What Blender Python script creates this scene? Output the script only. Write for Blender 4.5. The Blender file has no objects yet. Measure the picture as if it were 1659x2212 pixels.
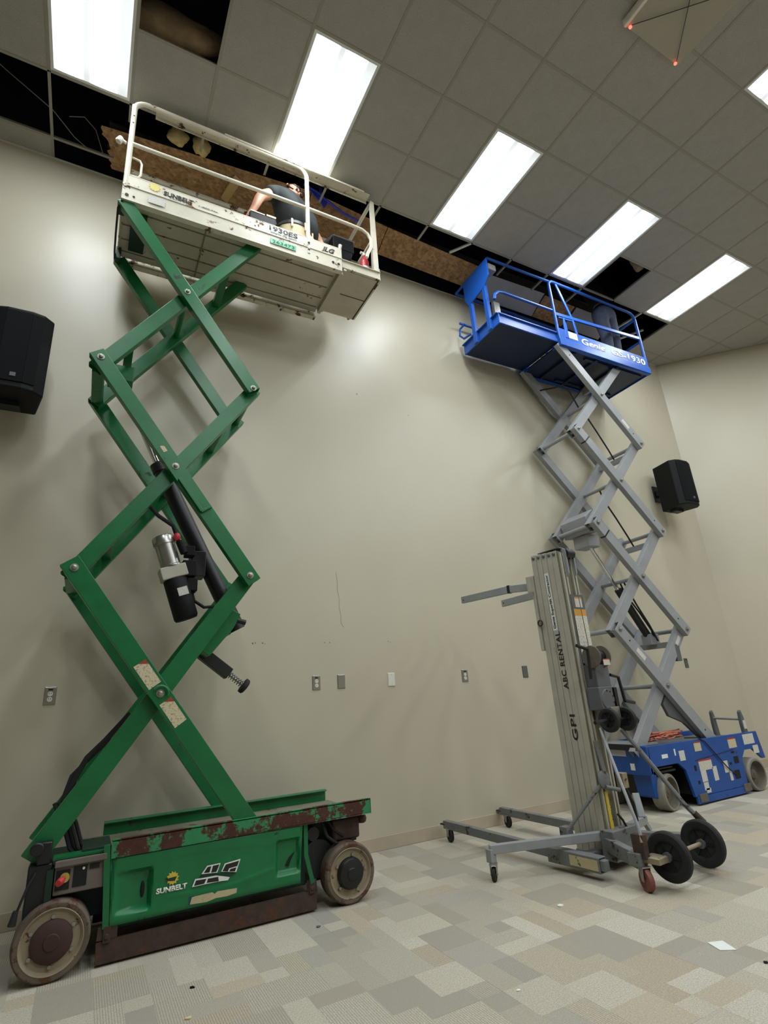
import bpy, bmesh, math, random
from mathutils import Vector, Matrix

scene = bpy.context.scene
COL = scene.collection
random.seed(7)

# ------------------------------------------------------------------ camera
H = 6.18            # ceiling height
CAM = Vector((-1.072, -4.561, 1.183))
def cam_axes(a, b, c):
    Rz = Matrix.Rotation(a, 3, 'Z'); Rx = Matrix.Rotation(b, 3, 'X'); Ry = Matrix.Rotation(c, 3, 'Y')
    return Rz @ Rx @ Ry
R = cam_axes(math.radians(-29.104), math.radians(19.131), math.radians(3.949))
cam_data = bpy.data.cameras.new('camera')
cam = bpy.data.objects.new('camera', cam_data); COL.objects.link(cam)
cam_data.sensor_fit = 'HORIZONTAL'; cam_data.sensor_width = 36.0
cam_data.lens = 1158.63 / 1659.0 * 36.0
cam_data.clip_start = 0.05; cam_data.clip_end = 100
M = Matrix.Identity(4)
for i in range(3):
    M[i][0] = R[i][0]; M[i][1] = R[i][2]; M[i][2] = -R[i][1]; M[i][3] = CAM[i]
cam.matrix_world = M
scene.camera = cam

# ------------------------------------------------------------------ world and exposure
world = bpy.data.worlds.new('world'); scene.world = world; world.use_nodes = True
world.node_tree.nodes['Background'].inputs[0].default_value = (0.02, 0.022, 0.025, 1)
world.node_tree.nodes['Background'].inputs[1].default_value = 0.15
vs = scene.view_settings
vs.view_transform = 'Standard'; vs.look = 'None'; vs.gamma = 1.0; vs.use_curve_mapping = False
vs.exposure = 0.87
LAMP = 17.0          # radiance of the troffer lenses

# ------------------------------------------------------------------ materials
def lin(c):
    c /= 255.0
    return c / 12.92 if c <= 0.04045 else ((c + 0.055) / 1.055) ** 2.4
def rgb(r, g, b): return (lin(r), lin(g), lin(b), 1.0)
class N:
    def __init__(s, name):
        s.m = bpy.data.materials.new(name); s.m.use_nodes = True
        s.t = s.m.node_tree; s.b = s.t.nodes['Principled BSDF']; s.o = s.t.nodes['Material Output']
    def n(s, typ, **k):
        x = s.t.nodes.new(typ)
        for a, v in k.items(): setattr(x, a, v)
        return x
    def l(s, a, b): s.t.links.new(a, b)
    def coord(s, kind='Object'):
        return s.n('ShaderNodeTexCoord').outputs[kind]
    def noise(s, vec, scale, detail=4, rough=.6):
        x = s.n('ShaderNodeTexNoise'); x.inputs['Scale'].default_value = scale
        x.inputs['Detail'].default_value = detail; x.inputs['Roughness'].default_value = rough
        s.l(vec, x.inputs['Vector']); return x.outputs['Fac']
    def ramp(s, fac, stops, interp='LINEAR'):
        x = s.n('ShaderNodeValToRGB'); x.color_ramp.interpolation = interp
        e = x.color_ramp.elements
        while len(e) < len(stops): e.new(0.5)
        for i, (p, c) in enumerate(stops):
            e[i].position = p; e[i].color = c if len(c) == 4 else (*c, 1)
        s.l(fac, x.inputs[0]); return x.outputs[0]
    def mix(s, fac, a, b, blend='MIX'):
        x = s.n('ShaderNodeMix', data_type='RGBA', blend_type=blend)
        if isinstance(fac, (int, float)): x.inputs[0].default_value = fac
        else: s.l(fac, x.inputs[0])
        for v, i in ((a, 6), (b, 7)):
            if isinstance(v, tuple): x.inputs[i].default_value = v
            else: s.l(v, x.inputs[i])
        return x.outputs[2]
    def bump(s, h, strength=.2, dist=.01):
        x = s.n('ShaderNodeBump'); x.inputs['Strength'].default_value = strength
        x.inputs['Distance'].default_value = dist; s.l(h, x.inputs['Height'])
        s.l(x.outputs[0], s.b.inputs['Normal'])
    def base(s, c):
        if isinstance(c, tuple): s.b.inputs['Base Color'].default_value = c
        else: s.l(c, s.b.inputs['Base Color'])
    def set(s, rough=.5, metal=0.0, spec=.5):
        s.b.inputs['Roughness'].default_value = rough; s.b.inputs['Metallic'].default_value = metal
        s.b.inputs['Specular IOR Level'].default_value = spec
BW0, BW1 = (0, 0, 0, 1), (1, 1, 1, 1)
def paint(name, col, rough=.45, metal=0.0, var=.12, wear=0.0, wearcol=rgb(78, 45, 28), scale=6.0, wearscale=7.0, bump=.06, spec=.5):
    """paint with slight mottling, optional chips down to rust or primer"""
    k = N(name); v = k.coord()
    n1 = k.noise(v, scale, 5)
    dark = tuple(c * (1 - var) for c in col[:3]) + (1,); lite = tuple(min(1, c * (1 + var)) for c in col[:3]) + (1,)
    c = k.ramp(n1, [(.3, dark), (.7, lite)])
    if wear > 0:
        w = k.noise(v, wearscale, 9, .72)
        p = .66 - wear * .34
        f = k.ramp(w, [(p, BW0), (p + .035, BW1)])
        n3 = k.noise(v, wearscale * 6, 3)
        wc = k.ramp(n3, [(.3, tuple(x * .6 for x in wearcol[:3]) + (1,)), (.7, wearcol)])
        c = k.mix(f, c, wc)
        r = k.n('ShaderNodeMapRange'); k.l(f, r.inputs[0]); r.inputs[3].default_value = rough; r.inputs[4].default_value = .85
        k.l(r.outputs[0], k.b.inputs['Roughness'])
        k.set(rough, metal, spec); k.l(r.outputs[0], k.b.inputs['Roughness'])
    else:
        k.set(rough, metal, spec)
    k.base(c)
    if bump: k.bump(k.noise(v, 90, 2), bump, .004)
    return k.m
def plain(name, col, rough=.5, metal=0.0, spec=.5):
    k = N(name); k.base(k.ramp(k.noise(k.coord(), 25, 2), [(0, tuple(c * .92 for c in col[:3]) + (1,)), (1, col)])); k.set(rough, metal, spec); return k.m

MAT = {}
def make_materials():
    m = MAT
    # ---- room
    k = N('wall_paint'); v = k.coord('Object')
    k.base(k.ramp(k.noise(v, 1.3, 4), [(.3, rgb(189, 181, 160)), (.7, rgb(194, 186, 165))])); k.set(.37, 0, .6)
    k.bump(k.noise(v, 220, 2), .10, .002); m['wall'] = k.m
    m['wall_far'] = paint('low_bounce_wall', rgb(132, 122, 108), .7, var=.04)  # unseen walls, toned dark to cut the bounce light
    m['baseboard'] = paint('vinyl_base', rgb(182, 168, 146), .55, var=.05)
    # ceiling tile: off white fissured mineral board
    k = N('ceiling_tile_board'); v = k.coord('Object')
    n = k.noise(v, 160, 3, .7); n2 = k.noise(v, 7, 2)
    oi = k.n('ShaderNodeObjectInfo')
    c = k.mix(k.ramp(n, [(.36, BW1), (.46, BW0)]), k.ramp(n2, [(.3, rgb(164, 161, 155)), (.7, rgb(171, 168, 162))]), rgb(132, 129, 123))
    c = k.mix(k.ramp(oi.outputs['Random'], [(0, BW0), (1, (.22, .22, .22, 1))]), c, rgb(162, 159, 152))
    k.base(c); k.set(.9, 0, .2); k.bump(n, .35, .002); m['tile'] = k.m
    m['tee'] = plain('shaded_grid_enamel', rgb(152, 148, 138), .6)  # darker than the tiles: shading on the bars is put into the colour
    m['tee_white'] = plain('angle_enamel', rgb(200, 197, 188), .5)  # paler: wall angle, and cut bars that look white where lit
    m['deck_dark'] = plain('void_dark_deck', rgb(30, 30, 33), .9)  # near-black stands in for the lack of light above the tiles
    m['void'] = plain('void_dark', rgb(26, 26, 29), .85)  # darkness of the unlit void, put into the backing's colour
    m['steel_grey'] = paint('primed_steel', rgb(92, 90, 90), .6, var=.12)
    m['drywall'] = paint('bare_board', rgb(178, 178, 180), .85, var=.05)
    # carpet
    pal = [rgb(182, 176, 164), rgb(214, 207, 190), rgb(226, 219, 202), rgb(196, 190, 176), rgb(218, 211, 196), rgb(178, 174, 166), rgb(220, 210, 187), rgb(205, 199, 185), rgb(234, 228, 214), rgb(215, 201, 178), rgb(190, 186, 179), rgb(227, 220, 204)]
    def carpet(name, source):
        k = N(name); g = k.n('ShaderNodeNewGeometry')
        if source == 'object': rnd = k.n('ShaderNodeObjectInfo').outputs['Random']
        else: rnd = g.outputs['Random Per Island']
        cr = k.ramp(rnd, [(i / len(pal), c) for i, c in enumerate(pal)], 'CONSTANT')
        pos = g.outputs['Position']
        fib = k.noise(pos, 420, 2, .6); fib2 = k.noise(pos, 90, 3)
        c = k.mix(k.ramp(fib, [(.38, (.55, .55, .55, 1)), (.6, BW0)]), cr, tuple(x * .45 for x in rgb(150, 140, 120)[:3]) + (1,))
        c = k.mix(k.ramp(k.noise(pos, 150, 3, .75), [(.36, (.8, .8, .8, 1)), (.56, BW0)]), c, rgb(160, 151, 133))
        c = k.mix(k.ramp(fib2, [(.35, (.3, .3, .3, 1)), (.65, BW0)]), c, rgb(168, 158, 138))
        # ribbed loops on some of the blocks, along y
        wv = k.n('ShaderNodeTexWave', wave_type='BANDS', bands_direction='X'); wv.inputs['Scale'].default_value = 30; wv.inputs['Distortion'].default_value = 1.2; wv.inputs['Detail Scale'].default_value = 6
        k.l(pos, wv.inputs['Vector'])
        mul = k.n('ShaderNodeMath', operation='MULTIPLY'); mul.inputs[1].default_value = 7.31; k.l(rnd, mul.inputs[0])
        fr = k.n('ShaderNodeMath', operation='FRACT'); k.l(mul.outputs[0], fr.inputs[0])
        on = k.n('ShaderNodeMath', operation='GREATER_THAN'); on.inputs[1].default_value = .66; k.l(fr.outputs[0], on.inputs[0])
        lo = k.n('ShaderNodeMath', operation='LESS_THAN'); lo.inputs[1].default_value = .4; k.l(wv.outputs['Fac'], lo.inputs[0])
        f = k.n('ShaderNodeMath', operation='MULTIPLY'); k.l(on.outputs[0], f.inputs[0]); k.l(lo.outputs[0], f.inputs[1])
        f2 = k.n('ShaderNodeMath', operation='MULTIPLY'); f2.inputs[1].default_value = .36; k.l(f.outputs[0], f2.inputs[0])
        c = k.mix(f2.outputs[0], c, rgb(112, 106, 92))
        # broad soft areas mixed towards tan that cross the blocks
        c = k.mix(k.ramp(k.noise(pos, .9, 3), [(.35, BW0), (.75, (.22, .22, .22, 1))]), c, rgb(160, 150, 132))
        k.base(c); k.set(.95, 0, .1); k.bump(fib, .6, .004); return k.m
    m['carpet'] = carpet('carpet_blocks', 'object'); m['carpet_far'] = carpet('carpet_blocks_far', 'island')
    m['subfloor'] = plain('carpet_backing', rgb(120, 114, 102), .95)
    # ---- lamps
    k = N('lamp_lens'); v = k.coord('Object')
    sx = k.n('ShaderNodeSeparateXYZ'); k.l(v, sx.inputs[0])
    # two tubes behind the lens: brighter bands along the length
    def band(c0):
        a = k.n('ShaderNodeMath', operation='SUBTRACT'); k.l(sx.outputs[0], a.inputs[0]); a.inputs[1].default_value = c0
        b = k.n('ShaderNodeMath', operation='ABSOLUTE'); k.l(a.outputs[0], b.inputs[0])
        r = k.n('ShaderNodeMapRange', interpolation_type='SMOOTHSTEP'); k.l(b.outputs[0], r.inputs[0])
        r.inputs[1].default_value = .01; r.inputs[2].default_value = .108; r.inputs[3].default_value = 1; r.inputs[4].default_value = 0
        return r.outputs[0]
    add = k.n('ShaderNodeMath', operation='ADD'); k.l(band(-.16), add.inputs[0]); k.l(band(.09), add.inputs[1])
    mr = k.n('ShaderNodeMapRange'); k.l(add.outputs[0], mr.inputs[0]); mr.inputs[3].default_value = .026; mr.inputs[4].default_value = 1.5
    # tubes stop short of the ends
    ab = k.n('ShaderNodeMath', operation='ABSOLUTE'); k.l(sx.outputs[1], ab.inputs[0])
    en = k.n('ShaderNodeMapRange', interpolation_type='SMOOTHSTEP'); k.l(ab.outputs[0], en.inputs[0]); en.inputs[1].default_value = .42; en.inputs[2].default_value = .6; en.inputs[3].default_value = 1; en.inputs[4].default_value = .7
    mu = k.n('ShaderNodeMath', operation='MULTIPLY'); k.l(mr.outputs[0], mu.inputs[0]); k.l(en.outputs[0], mu.inputs[1])
    m2 = k.n('ShaderNodeMath', operation='MULTIPLY'); k.l(mu.outputs[0], m2.inputs[0]); m2.inputs[1].default_value = LAMP
    k.base((.8, .82, .85, 1)); k.set(.3)
    k.b.inputs['Emission Color'].default_value = (.90, .97, 1.0, 1); k.l(m2.outputs[0], k.b.inputs['Emission Strength']); m['lens'] = k.m
    m['lamp_frame'] = plain('lamp_enamel', rgb(222, 224, 222), .35)
    # ---- machines
    m['green'] = paint('green_enamel', rgb(18, 103, 56), .33, var=.14, wear=.10, wearcol=rgb(60, 78, 62), wearscale=5)
    m['green_rust'] = paint('chipped_green_enamel', rgb(44, 136, 86), .5, var=.2, wear=.55, wearcol=rgb(82, 44, 34), wearscale=6)
    m['green_plastic'] = paint('green_plastic', rgb(16, 110, 62), .38, var=.12, wear=.06, wearcol=rgb(10, 70, 42), wearscale=9)
    m['green_dark'] = paint('dark_green', rgb(14, 48, 32), .6, var=.2)
    m['dusty'] = paint('dusty_plate', rgb(124, 118, 100), .8, var=.2, wear=.15)
    m['rust'] = paint('rusty_steel', rgb(66, 50, 42), .8, var=.35, wear=.3, wearcol=rgb(92, 58, 38), scale=14)
    m['rust_hub'] = paint('rusty_hub', rgb(62, 40, 34), .75, var=.25)
    m['tyre'] = paint('worn_tyre', rgb(98, 86, 74), .85, var=.25, wear=.42, wearcol=rgb(92, 58, 36), wearscale=9)
    m['rim_beige'] = paint('beige_rim', rgb(146, 132, 108), .75, var=.18, wear=.2, wearcol=rgb(92, 60, 40), wearscale=12)
    m['tyre_grey'] = paint('grey_solid_tyre', rgb(138, 134, 124), .85, var=.14)
    m['rim_grey'] = paint('grey_rim', rgb(104, 96, 84), .8, var=.25)
    m['black'] = paint('black_metal', rgb(20, 20, 22), .45, var=.2)
    m['black_rubber'] = paint('black_rubber', rgb(30, 30, 30), .8, var=.25)
    m['black_plastic'] = paint('black_plastic', rgb(9, 9, 11), .6, var=.1, spec=.25)
    m['grille'] = plain('speaker_cloth', rgb(12, 13, 16), .85, 0, .2)
    m['white_rust'] = paint('chipped_white_enamel', rgb(214, 208, 190), .5, var=.08, wear=.17, wearcol=rgb(120, 74, 40), wearscale=7)
    m['white_worn'] = paint('rusty_white_enamel', rgb(204, 198, 178), .55, var=.1, wear=.32, wearcol=rgb(84, 52, 30), wearscale=8)
    m['white_under'] = paint('dull_white_plate', rgb(186, 180, 162), .6, var=.1, wear=.16, wearcol=rgb(90, 70, 44), wearscale=6)
    m['blue'] = paint('blue_enamel', rgb(20, 84, 176), .42, var=.12)
    m['blue_base'] = paint('blue_panel', rgb(20, 74, 150), .4, var=.12, wear=.06, wearcol=rgb(60, 70, 90))
    m['blue_dark'] = paint('blue_deck_plate', rgb(9, 32, 66), .45, var=.15)
    m['grey'] = paint('grey_enamel', rgb(146, 148, 150), .4, var=.08)
    m['grey_dark'] = paint('dark_grey_enamel', rgb(92, 94, 97), .5, var=.1)
    m['grey_worn'] = paint('scuffed_grey_enamel', rgb(112, 113, 112), .55, var=.12, wear=.24, wearcol=rgb(70, 58, 46), wearscale=9)
    m['alu'] = paint('dull_aluminium', rgb(180, 176, 162), .5, metal=.12, var=.1, wear=.1, wearcol=rgb(120, 112, 96), wearscale=4)
    m['alu_rib'] = paint('grimy_aluminium', rgb(120, 114, 98), .6, metal=.3, var=.15)
    m['steel'] = paint('bare_steel', rgb(170, 168, 162), .3, metal=.85, var=.15)
    m['chrome'] = plain('chrome_rod', rgb(220, 222, 224), .12, 1.0)
    m['zinc'] = paint('zinc_bolt', rgb(150, 150, 140), .4, metal=.7, var=.2)
    m['red_caster'] = paint('red_polyurethane', rgb(118, 66, 58), .6, var=.25)
    m['red'] = plain('red_plastic', rgb(196, 52, 62), .4)
    m['yellow'] = plain('yellow_plastic', rgb(176, 160, 70), .5)
    m['controlbox'] = paint('grey_brown_box', rgb(104, 96, 88), .7, var=.15)
    m['stainless'] = paint('stainless_plate', rgb(176, 172, 164), .3, metal=.8, var=.06)
    m['white_plastic'] = plain('white_plastic', rgb(226, 222, 208), .4)
    m['dark_plate'] = plain('dark_plate', rgb(96, 94, 92), .4)
    m['slot'] = plain('slot_black', rgb(8, 8, 8), .7)
    # print
    m['ink_black'] = paint('worn_black_ink', rgb(28, 26, 24), .6, var=.2)
    m['ink_navy'] = paint('worn_grey_ink', rgb(88, 96, 102), .6, var=.2)
    m['ink_white'] = paint('white_ink', rgb(226, 226, 220), .5, var=.05)
    m['ink_yellow'] = paint('yellow_ink', rgb(206, 180, 64), .5, var=.08)
    m['ink_yellow_pale'] = paint('faded_yellow_ink', rgb(222, 208, 124), .5, var=.08)
    m['sticker_green'] = paint('green_sticker', rgb(76, 180, 130), .4, var=.1)
    m['sticker_tan'] = paint('torn_tan_sticker', rgb(186, 172, 134), .7, var=.15, wear=.15, wearcol=rgb(60, 90, 70), wearscale=14)
    m['sticker_blue'] = plain('blue_sticker', rgb(14, 70, 90), .5)
    def sticker(name, paper, ink, scale, bandcol=None):
        k = N(name); v = k.coord('Generated')
        mp = k.n('ShaderNodeMapping'); mp.inputs['Scale'].default_value = (scale, 1, scale * 1.6); k.l(v, mp.inputs[0])
        n = k.noise(mp.outputs[0], 3.0, 3, .7)
        c = k.mix(k.ramp(n, [(.54, BW0), (.58, (.75, .75, .75, 1))]), paper, ink)
        if bandcol:
            s = k.n('ShaderNodeSeparateXYZ'); k.l(v, s.inputs[0])
            f = k.n('ShaderNodeMath', operation='GREATER_THAN'); k.l(s.outputs[2], f.inputs[0]); f.inputs[1].default_value = .84
            c = k.mix(f.outputs[0], c, bandcol)
        k.base(c); k.set(.5); return k.m
    m['sticker_white'] = sticker('white_notice', rgb(214, 210, 200), rgb(120, 118, 122), 5)
    m['sticker_warn'] = sticker('red_headed_notice', rgb(212, 206, 192), rgb(118, 110, 108), 5, rgb(176, 62, 48))
    m['sticker_cream'] = sticker('cream_notice', rgb(206, 194, 160), rgb(128, 104, 80), 4, rgb(150, 60, 44))
    m['sticker_or'] = sticker('orange_headed_notice', rgb(214, 208, 196), rgb(120, 112, 106), 5, rgb(206, 150, 60))
    # ---- building bits
    k = N('strand_board'); v = k.coord('Object')
    mp = k.n('ShaderNodeMapping'); mp.inputs['Scale'].default_value = (1, 1, 2.3); k.l(v, mp.inputs[0])
    vo = k.n('ShaderNodeTexVoronoi'); vo.inputs['Scale'].default_value = 24; vo.inputs['Randomness'].default_value = 1; k.l(mp.outputs[0], vo.inputs['Vector'])
    n = k.noise(mp.outputs[0], 30, 5, .7)
    c = k.mix(.55, k.ramp(vo.outputs['Color'], [(.1, rgb(120, 88, 58)), (.5, rgb(178, 138, 96)), (.9, rgb(218, 180, 132))]), k.ramp(n, [(.3, rgb(108, 76, 48)), (.7, rgb(208, 166, 116))]))
    k.base(c); k.set(.8); k.bump(n, .5, .004); m['osb'] = k.m
    m['pine'] = paint('pine_lumber', rgb(206, 172, 120), .7, var=.1)
    m['insulation'] = paint('pink_yellow_fibre', rgb(222, 200, 140), .95, var=.15, bump=.6, scale=18)
    m['insulation_old'] = paint('dusty_brown_fibre', rgb(150, 128, 98), .95, var=.25, bump=.6, scale=9)
    m['tarp'] = paint('blue_tarp', rgb(70, 84, 220), .45, var=.1)
    m['beige_panel'] = paint('beige_panel', rgb(166, 161, 145), .6, var=.04)
    k = N('red_led'); k.base(rgb(220, 40, 30)); k.b.inputs['Emission Color'].default_value = (1, .12, .08, 1); k.b.inputs['Emission Strength'].default_value = 1.6; m['led'] = k.m
    m['cord'] = paint('salmon_cord', rgb(206, 128, 104), .6, var=.1)
    m['paper'] = plain('white_paper', rgb(228, 228, 222), .7)
    # ---- people
    m['skin'] = paint('skin', rgb(206, 150, 124), .5, var=.07, bump=.03)
    m['tee_dark'] = paint('charcoal_cotton', rgb(40, 46, 46), .85, var=.18, scale=14)
    m['trouser_dark'] = paint('black_trousers', rgb(24, 26, 28), .6, var=.2)
    m['denim'] = paint('blue_denim', rgb(37, 44, 64), .85, var=.5, scale=11, bump=.5)
    m['tee_black'] = paint('black_cotton', rgb(14, 14, 16), .9, var=.1)
    m['hair'] = paint('short_brown_hair', rgb(70, 52, 40), .8, var=.2)
    m['boot'] = paint('work_boot', rgb(70, 56, 44), .7, var=.2)
    m['bucket'] = paint('tan_plastic_bucket', rgb(208, 190, 150), .5, var=.06)
make_materials()

# ------------------------------------------------------------------ mesh helpers
OFF = {}      # object name -> world offset of its local frame (world-space authored things)
class MB:
    def __init__(s): s.v = []; s.f = []; s.smooth = set()
    def add(s, vs, fs, smooth=False):
        o = len(s.v); s.v += [Vector(p) for p in vs]
        for f in fs:
            if smooth: s.smooth.add(len(s.f))
            s.f.append([i + o for i in f])
        return s
    def box(s, x0, x1, y0, y1, z0, z1):
        return s.add([(x0, y0, z0), (x1, y0, z0), (x1, y1, z0), (x0, y1, z0), (x0, y0, z1), (x1, y0, z1), (x1, y1, z1), (x0, y1, z1)],
                     [(0, 3, 2, 1), (4, 5, 6, 7), (0, 1, 5, 4), (1, 2, 6, 5), (2, 3, 7, 6), (3, 0, 4, 7)])
    def frame(s, p0, p1, up):
        p0, p1 = Vector(p0), Vector(p1); d = (p1 - p0).normalized(); u = Vector(up); u = (u - d * u.dot(d)).normalized()
        return p0, p1, d, u, d.cross(u)
    def bar(s, p0, p1, w, h, up=(0, 0, 1), hollow=0):
        """rectangular bar: h along up, w sideways; hollow = wall thickness of an open tube"""
        p0, p1, d, u, r = s.frame(p0, p1, up)
        c = [(-1, -1), (1, -1), (1, 1), (-1, 1)]
        o = [p + r * (a * w / 2) + u * (b * h / 2) for p in (p0, p1) for a, b in c]
        if not hollow:
            return s.add(o, [(0, 3, 2, 1), (4, 5, 6, 7), (0, 1, 5, 4), (1, 2, 6, 5), (2, 3, 7, 6), (3, 0, 4, 7)])
        i = [p + r * (a * (w / 2 - hollow)) + u * (b * (h / 2 - hollow)) for p in (p0, p1) for a, b in c]
        f = []
        for k in range(4):
            n = (k + 1) % 4
            f += [(k, n, n + 4, k + 4), (8 + n, 8 + k, 12 + k, 12 + n), (n, k, 8 + k, 8 + n), (4 + k, 4 + n, 12 + n, 12 + k)]
        return s.add(o + i, f)
    def cyl(s, p0, p1, r, r2=None, seg=16, up=(0, 0, 1), cap=True):
        r2 = r if r2 is None else r2
        d = (Vector(p1) - Vector(p0)).normalized()
        if abs(d.dot(Vector(up))) > .95: up = (1, 0, 0)
        p0, p1, d, u, q = s.frame(p0, p1, up)
        a = [(math.cos(2 * math.pi * k / seg), math.sin(2 * math.pi * k / seg)) for k in range(seg)]
        o = len(s.v)
        s.v += [p0 + q * (c * r) + u * (t * r) for c, t in a] + [p1 + q * (c * r2) + u * (t * r2) for c, t in a]
        for k in range(seg):
            n = (k + 1) % seg; s.smooth.add(len(s.f)); s.f.append([o + k, o + n, o + seg + n, o + seg + k])
        if cap: s.f.append([o + seg - 1 - k for k in range(seg)]); s.f.append([o + seg + k for k in range(seg)])
        return s
    def tube(s, pts, r, seg=8, closed=False):
        pts = [Vector(p) for p in pts]; n = len(pts); o = len(s.v); prev = None
        for i, p in enumerate(pts):
            a = pts[(i - 1) % n] if (closed or i > 0) else p; b = pts[(i + 1) % n] if (closed or i < n - 1) else p
            d = (b - a).normalized()
            u = prev if prev else (Vector((0, 0, 1)) if abs(d.z) < .9 else Vector((1, 0, 0)))
            u = u - d * u.dot(d)
            u = u.normalized() if u.length > 1e-6 else d.orthogonal().normalized()
            prev = u; q = d.cross(u)
            s.v += [p + u * (r * math.cos(2 * math.pi * k / seg)) + q * (r * math.sin(2 * math.pi * k / seg)) for k in range(seg)]
        for i in range(n if closed else n - 1):
            j = (i + 1) % n
            for k in range(seg):
                m = (k + 1) % seg; s.smooth.add(len(s.f)); s.f.append([o + i * seg + k, o + i * seg + m, o + j * seg + m, o + j * seg + k])
        if not closed:
            s.f.append([o + seg - 1 - k for k in range(seg)]); s.f.append([o + (n - 1) * seg + k for k in range(seg)])
        return s
    def lathe(s, c, axis, prof, seg=32, up=(0, 0, 1), caps=True):
        """prof: list of (radius, offset along axis)"""
        c = Vector(c); d = Vector(axis).normalized()
        u = Vector(up); 
        if abs(d.dot(u)) > .95: u = Vector((1, 0, 0))
        u = (u - d * u.dot(d)).normalized(); q = d.cross(u); o = len(s.v)
        for r, t in prof:
            s.v += [c + d * t + u * (r * math.cos(2 * math.pi * k / seg)) + q * (r * math.sin(2 * math.pi * k / seg)) for k in range(seg)]
        for i in range(len(prof) - 1):
            for k in range(seg):
                m = (k + 1) % seg; s.smooth.add(len(s.f)); s.f.append([o + i * seg + k, o + i * seg + m, o + (i + 1) * seg + m, o + (i + 1) * seg + k])
        if caps: s.f.append([o + seg - 1 - k for k in range(seg)]); s.f.append([o + (len(prof) - 1) * seg + k for k in range(seg)])
        return s
    def prism(s, poly, vec):
        """polygon of 3D points pushed along vec"""
        n = len(poly); p = [Vector(a) for a in poly]; vec = Vector(vec)
        return s.add(p + [a + vec for a in p], [list(range(n))[::-1], list(range(n, 2 * n))] + [[k, (k + 1) % n, n + (k + 1) % n, n + k] for k in range(n)])
    def ball(s, c, r, seg=12, rings=8, scale=(1, 1, 1)):
        c = Vector(c); o = len(s.v)
        for i in range(rings + 1):
            t = math.pi * i / rings
            for k in range(seg):
                a = 2 * math.pi * k / seg
                s.v.append(c + Vector((r * scale[0] * math.sin(t) * math.cos(a), r * scale[1] * math.sin(t) * math.sin(a), r * scale[2] * math.cos(t))))
        for i in range(rings):
            for k in range(seg):
                m = (k + 1) % seg; s.smooth.add(len(s.f)); s.f.append([o + i * seg + k, o + (i + 1) * seg + k, o + (i + 1) * seg + m, o + i * seg + m])
        return s
    def build(s, name, mat, parent=None, bevel=0.0, fix=True):
        off = OFF.get(parent.name, Vector((0, 0, 0))) if parent else Vector((0, 0, 0))
        me = bpy.data.meshes.new(name)
        me.from_pydata([tuple(v - off) for v in s.v], [], s.f)
        if fix:
            b = bmesh.new(); b.from_mesh(me)
            bmesh.ops.remove_doubles(b, verts=b.verts, dist=1e-6)
            bmesh.ops.recalc_face_normals(b, faces=b.faces); b.to_mesh(me); b.free()
        if s.smooth:
            if len(me.polygons) == len(s.f):
                for i in s.smooth: me.polygons[i].use_smooth = True
            else:
                for p in me.polygons: p.use_smooth = len(p.vertices) == 4
            try: me.set_sharp_from_angle(angle=math.radians(42))
            except Exception: pass
        me.materials.append(MAT[mat] if isinstance(mat, str) else mat)
        o = bpy.data.objects.new(name, me); COL.objects.link(o)
        if parent: o.parent = parent
        OFF[o.name] = off
        if bevel:
            md = o.modifiers.new('bevel', 'BEVEL'); md.width = bevel; md.segments = 2; md.limit_method = 'ANGLE'; md.angle_limit = math.radians(40)
        return o
def arc(c, r, a0, a1, n, ux, uy):
    c, ux, uy = Vector(c), Vector(ux), Vector(uy)
    return [c + ux * (r * math.cos(math.radians(a0 + (a1 - a0) * i / n))) + uy * (r * math.sin(math.radians(a0 + (a1 - a0) * i / n))) for i in range(n + 1)]
def tag(o, label=None, cat=None, group=None, kind=None):
    if label: o['label'] = label
    if cat: o['category'] = cat
    if group: o['group'] = group
    if kind: o['kind'] = kind
    return o
def thing(name, loc, label, cat, group=None, rotz=0.0, local=False):
    o = bpy.data.objects.new(name, None); COL.objects.link(o); o.empty_display_size = .1
    o.location = loc; o.rotation_euler = (0, 0, rotz)
    OFF[o.name] = Vector((0, 0, 0)) if local else Vector(loc)
    return tag(o, label, cat, group)
def text(s, size, origin, xd, yd, mat, parent, name='lettering', thick=.0012, offset=0.0, shear=0.0, width=None, spacing=1.0, lift=0.0):
    """flat printed lettering lying in the plane xd, yd; origin is the lower left corner"""
    cu = bpy.data.curves.new('t', 'FONT'); cu.body = s; cu.size = size; cu.offset = offset; cu.shear = shear; cu.resolution_u = 3; cu.space_character = spacing
    t = bpy.data.objects.new('t', cu); COL.objects.link(t)
    dg = bpy.context.evaluated_depsgraph_get(); dg.update()
    me = bpy.data.meshes.new_from_object(t.evaluated_get(dg))
    bpy.data.objects.remove(t); bpy.data.curves.remove(cu)
    xd, yd = Vector(xd).normalized(), Vector(yd).normalized(); nz = xd.cross(yd); origin = Vector(origin)
    off = OFF.get(parent.name, Vector((0, 0, 0)))
    xs = [v.co.x for v in me.vertices]; x0, x1 = min(xs), max(xs)
    k = width / (x1 - x0) if width else 1.0
    b = bmesh.new(); b.from_mesh(me)
    bmesh.ops.recalc_face_normals(b, faces=b.faces)
    r = bmesh.ops.extrude_face_region(b, geom=b.faces[:])
    for e in r['geom']:
        if isinstance(e, bmesh.types.BMVert): e.co.z += thick
    for v in b.verts:
        v.co = origin + xd * ((v.co.x - x0) * k) + yd * v.co.y + nz * (v.co.z + lift) - off
    bmesh.ops.recalc_face_normals(b, faces=b.faces)
    b.to_mesh(me); b.free()
    me.name = name; me.materials.clear(); me.materials.append(MAT[mat])
    o = bpy.data.objects.new(name, me); COL.objects.link(o); o.parent = parent; OFF[o.name] = off
    return o
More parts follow.
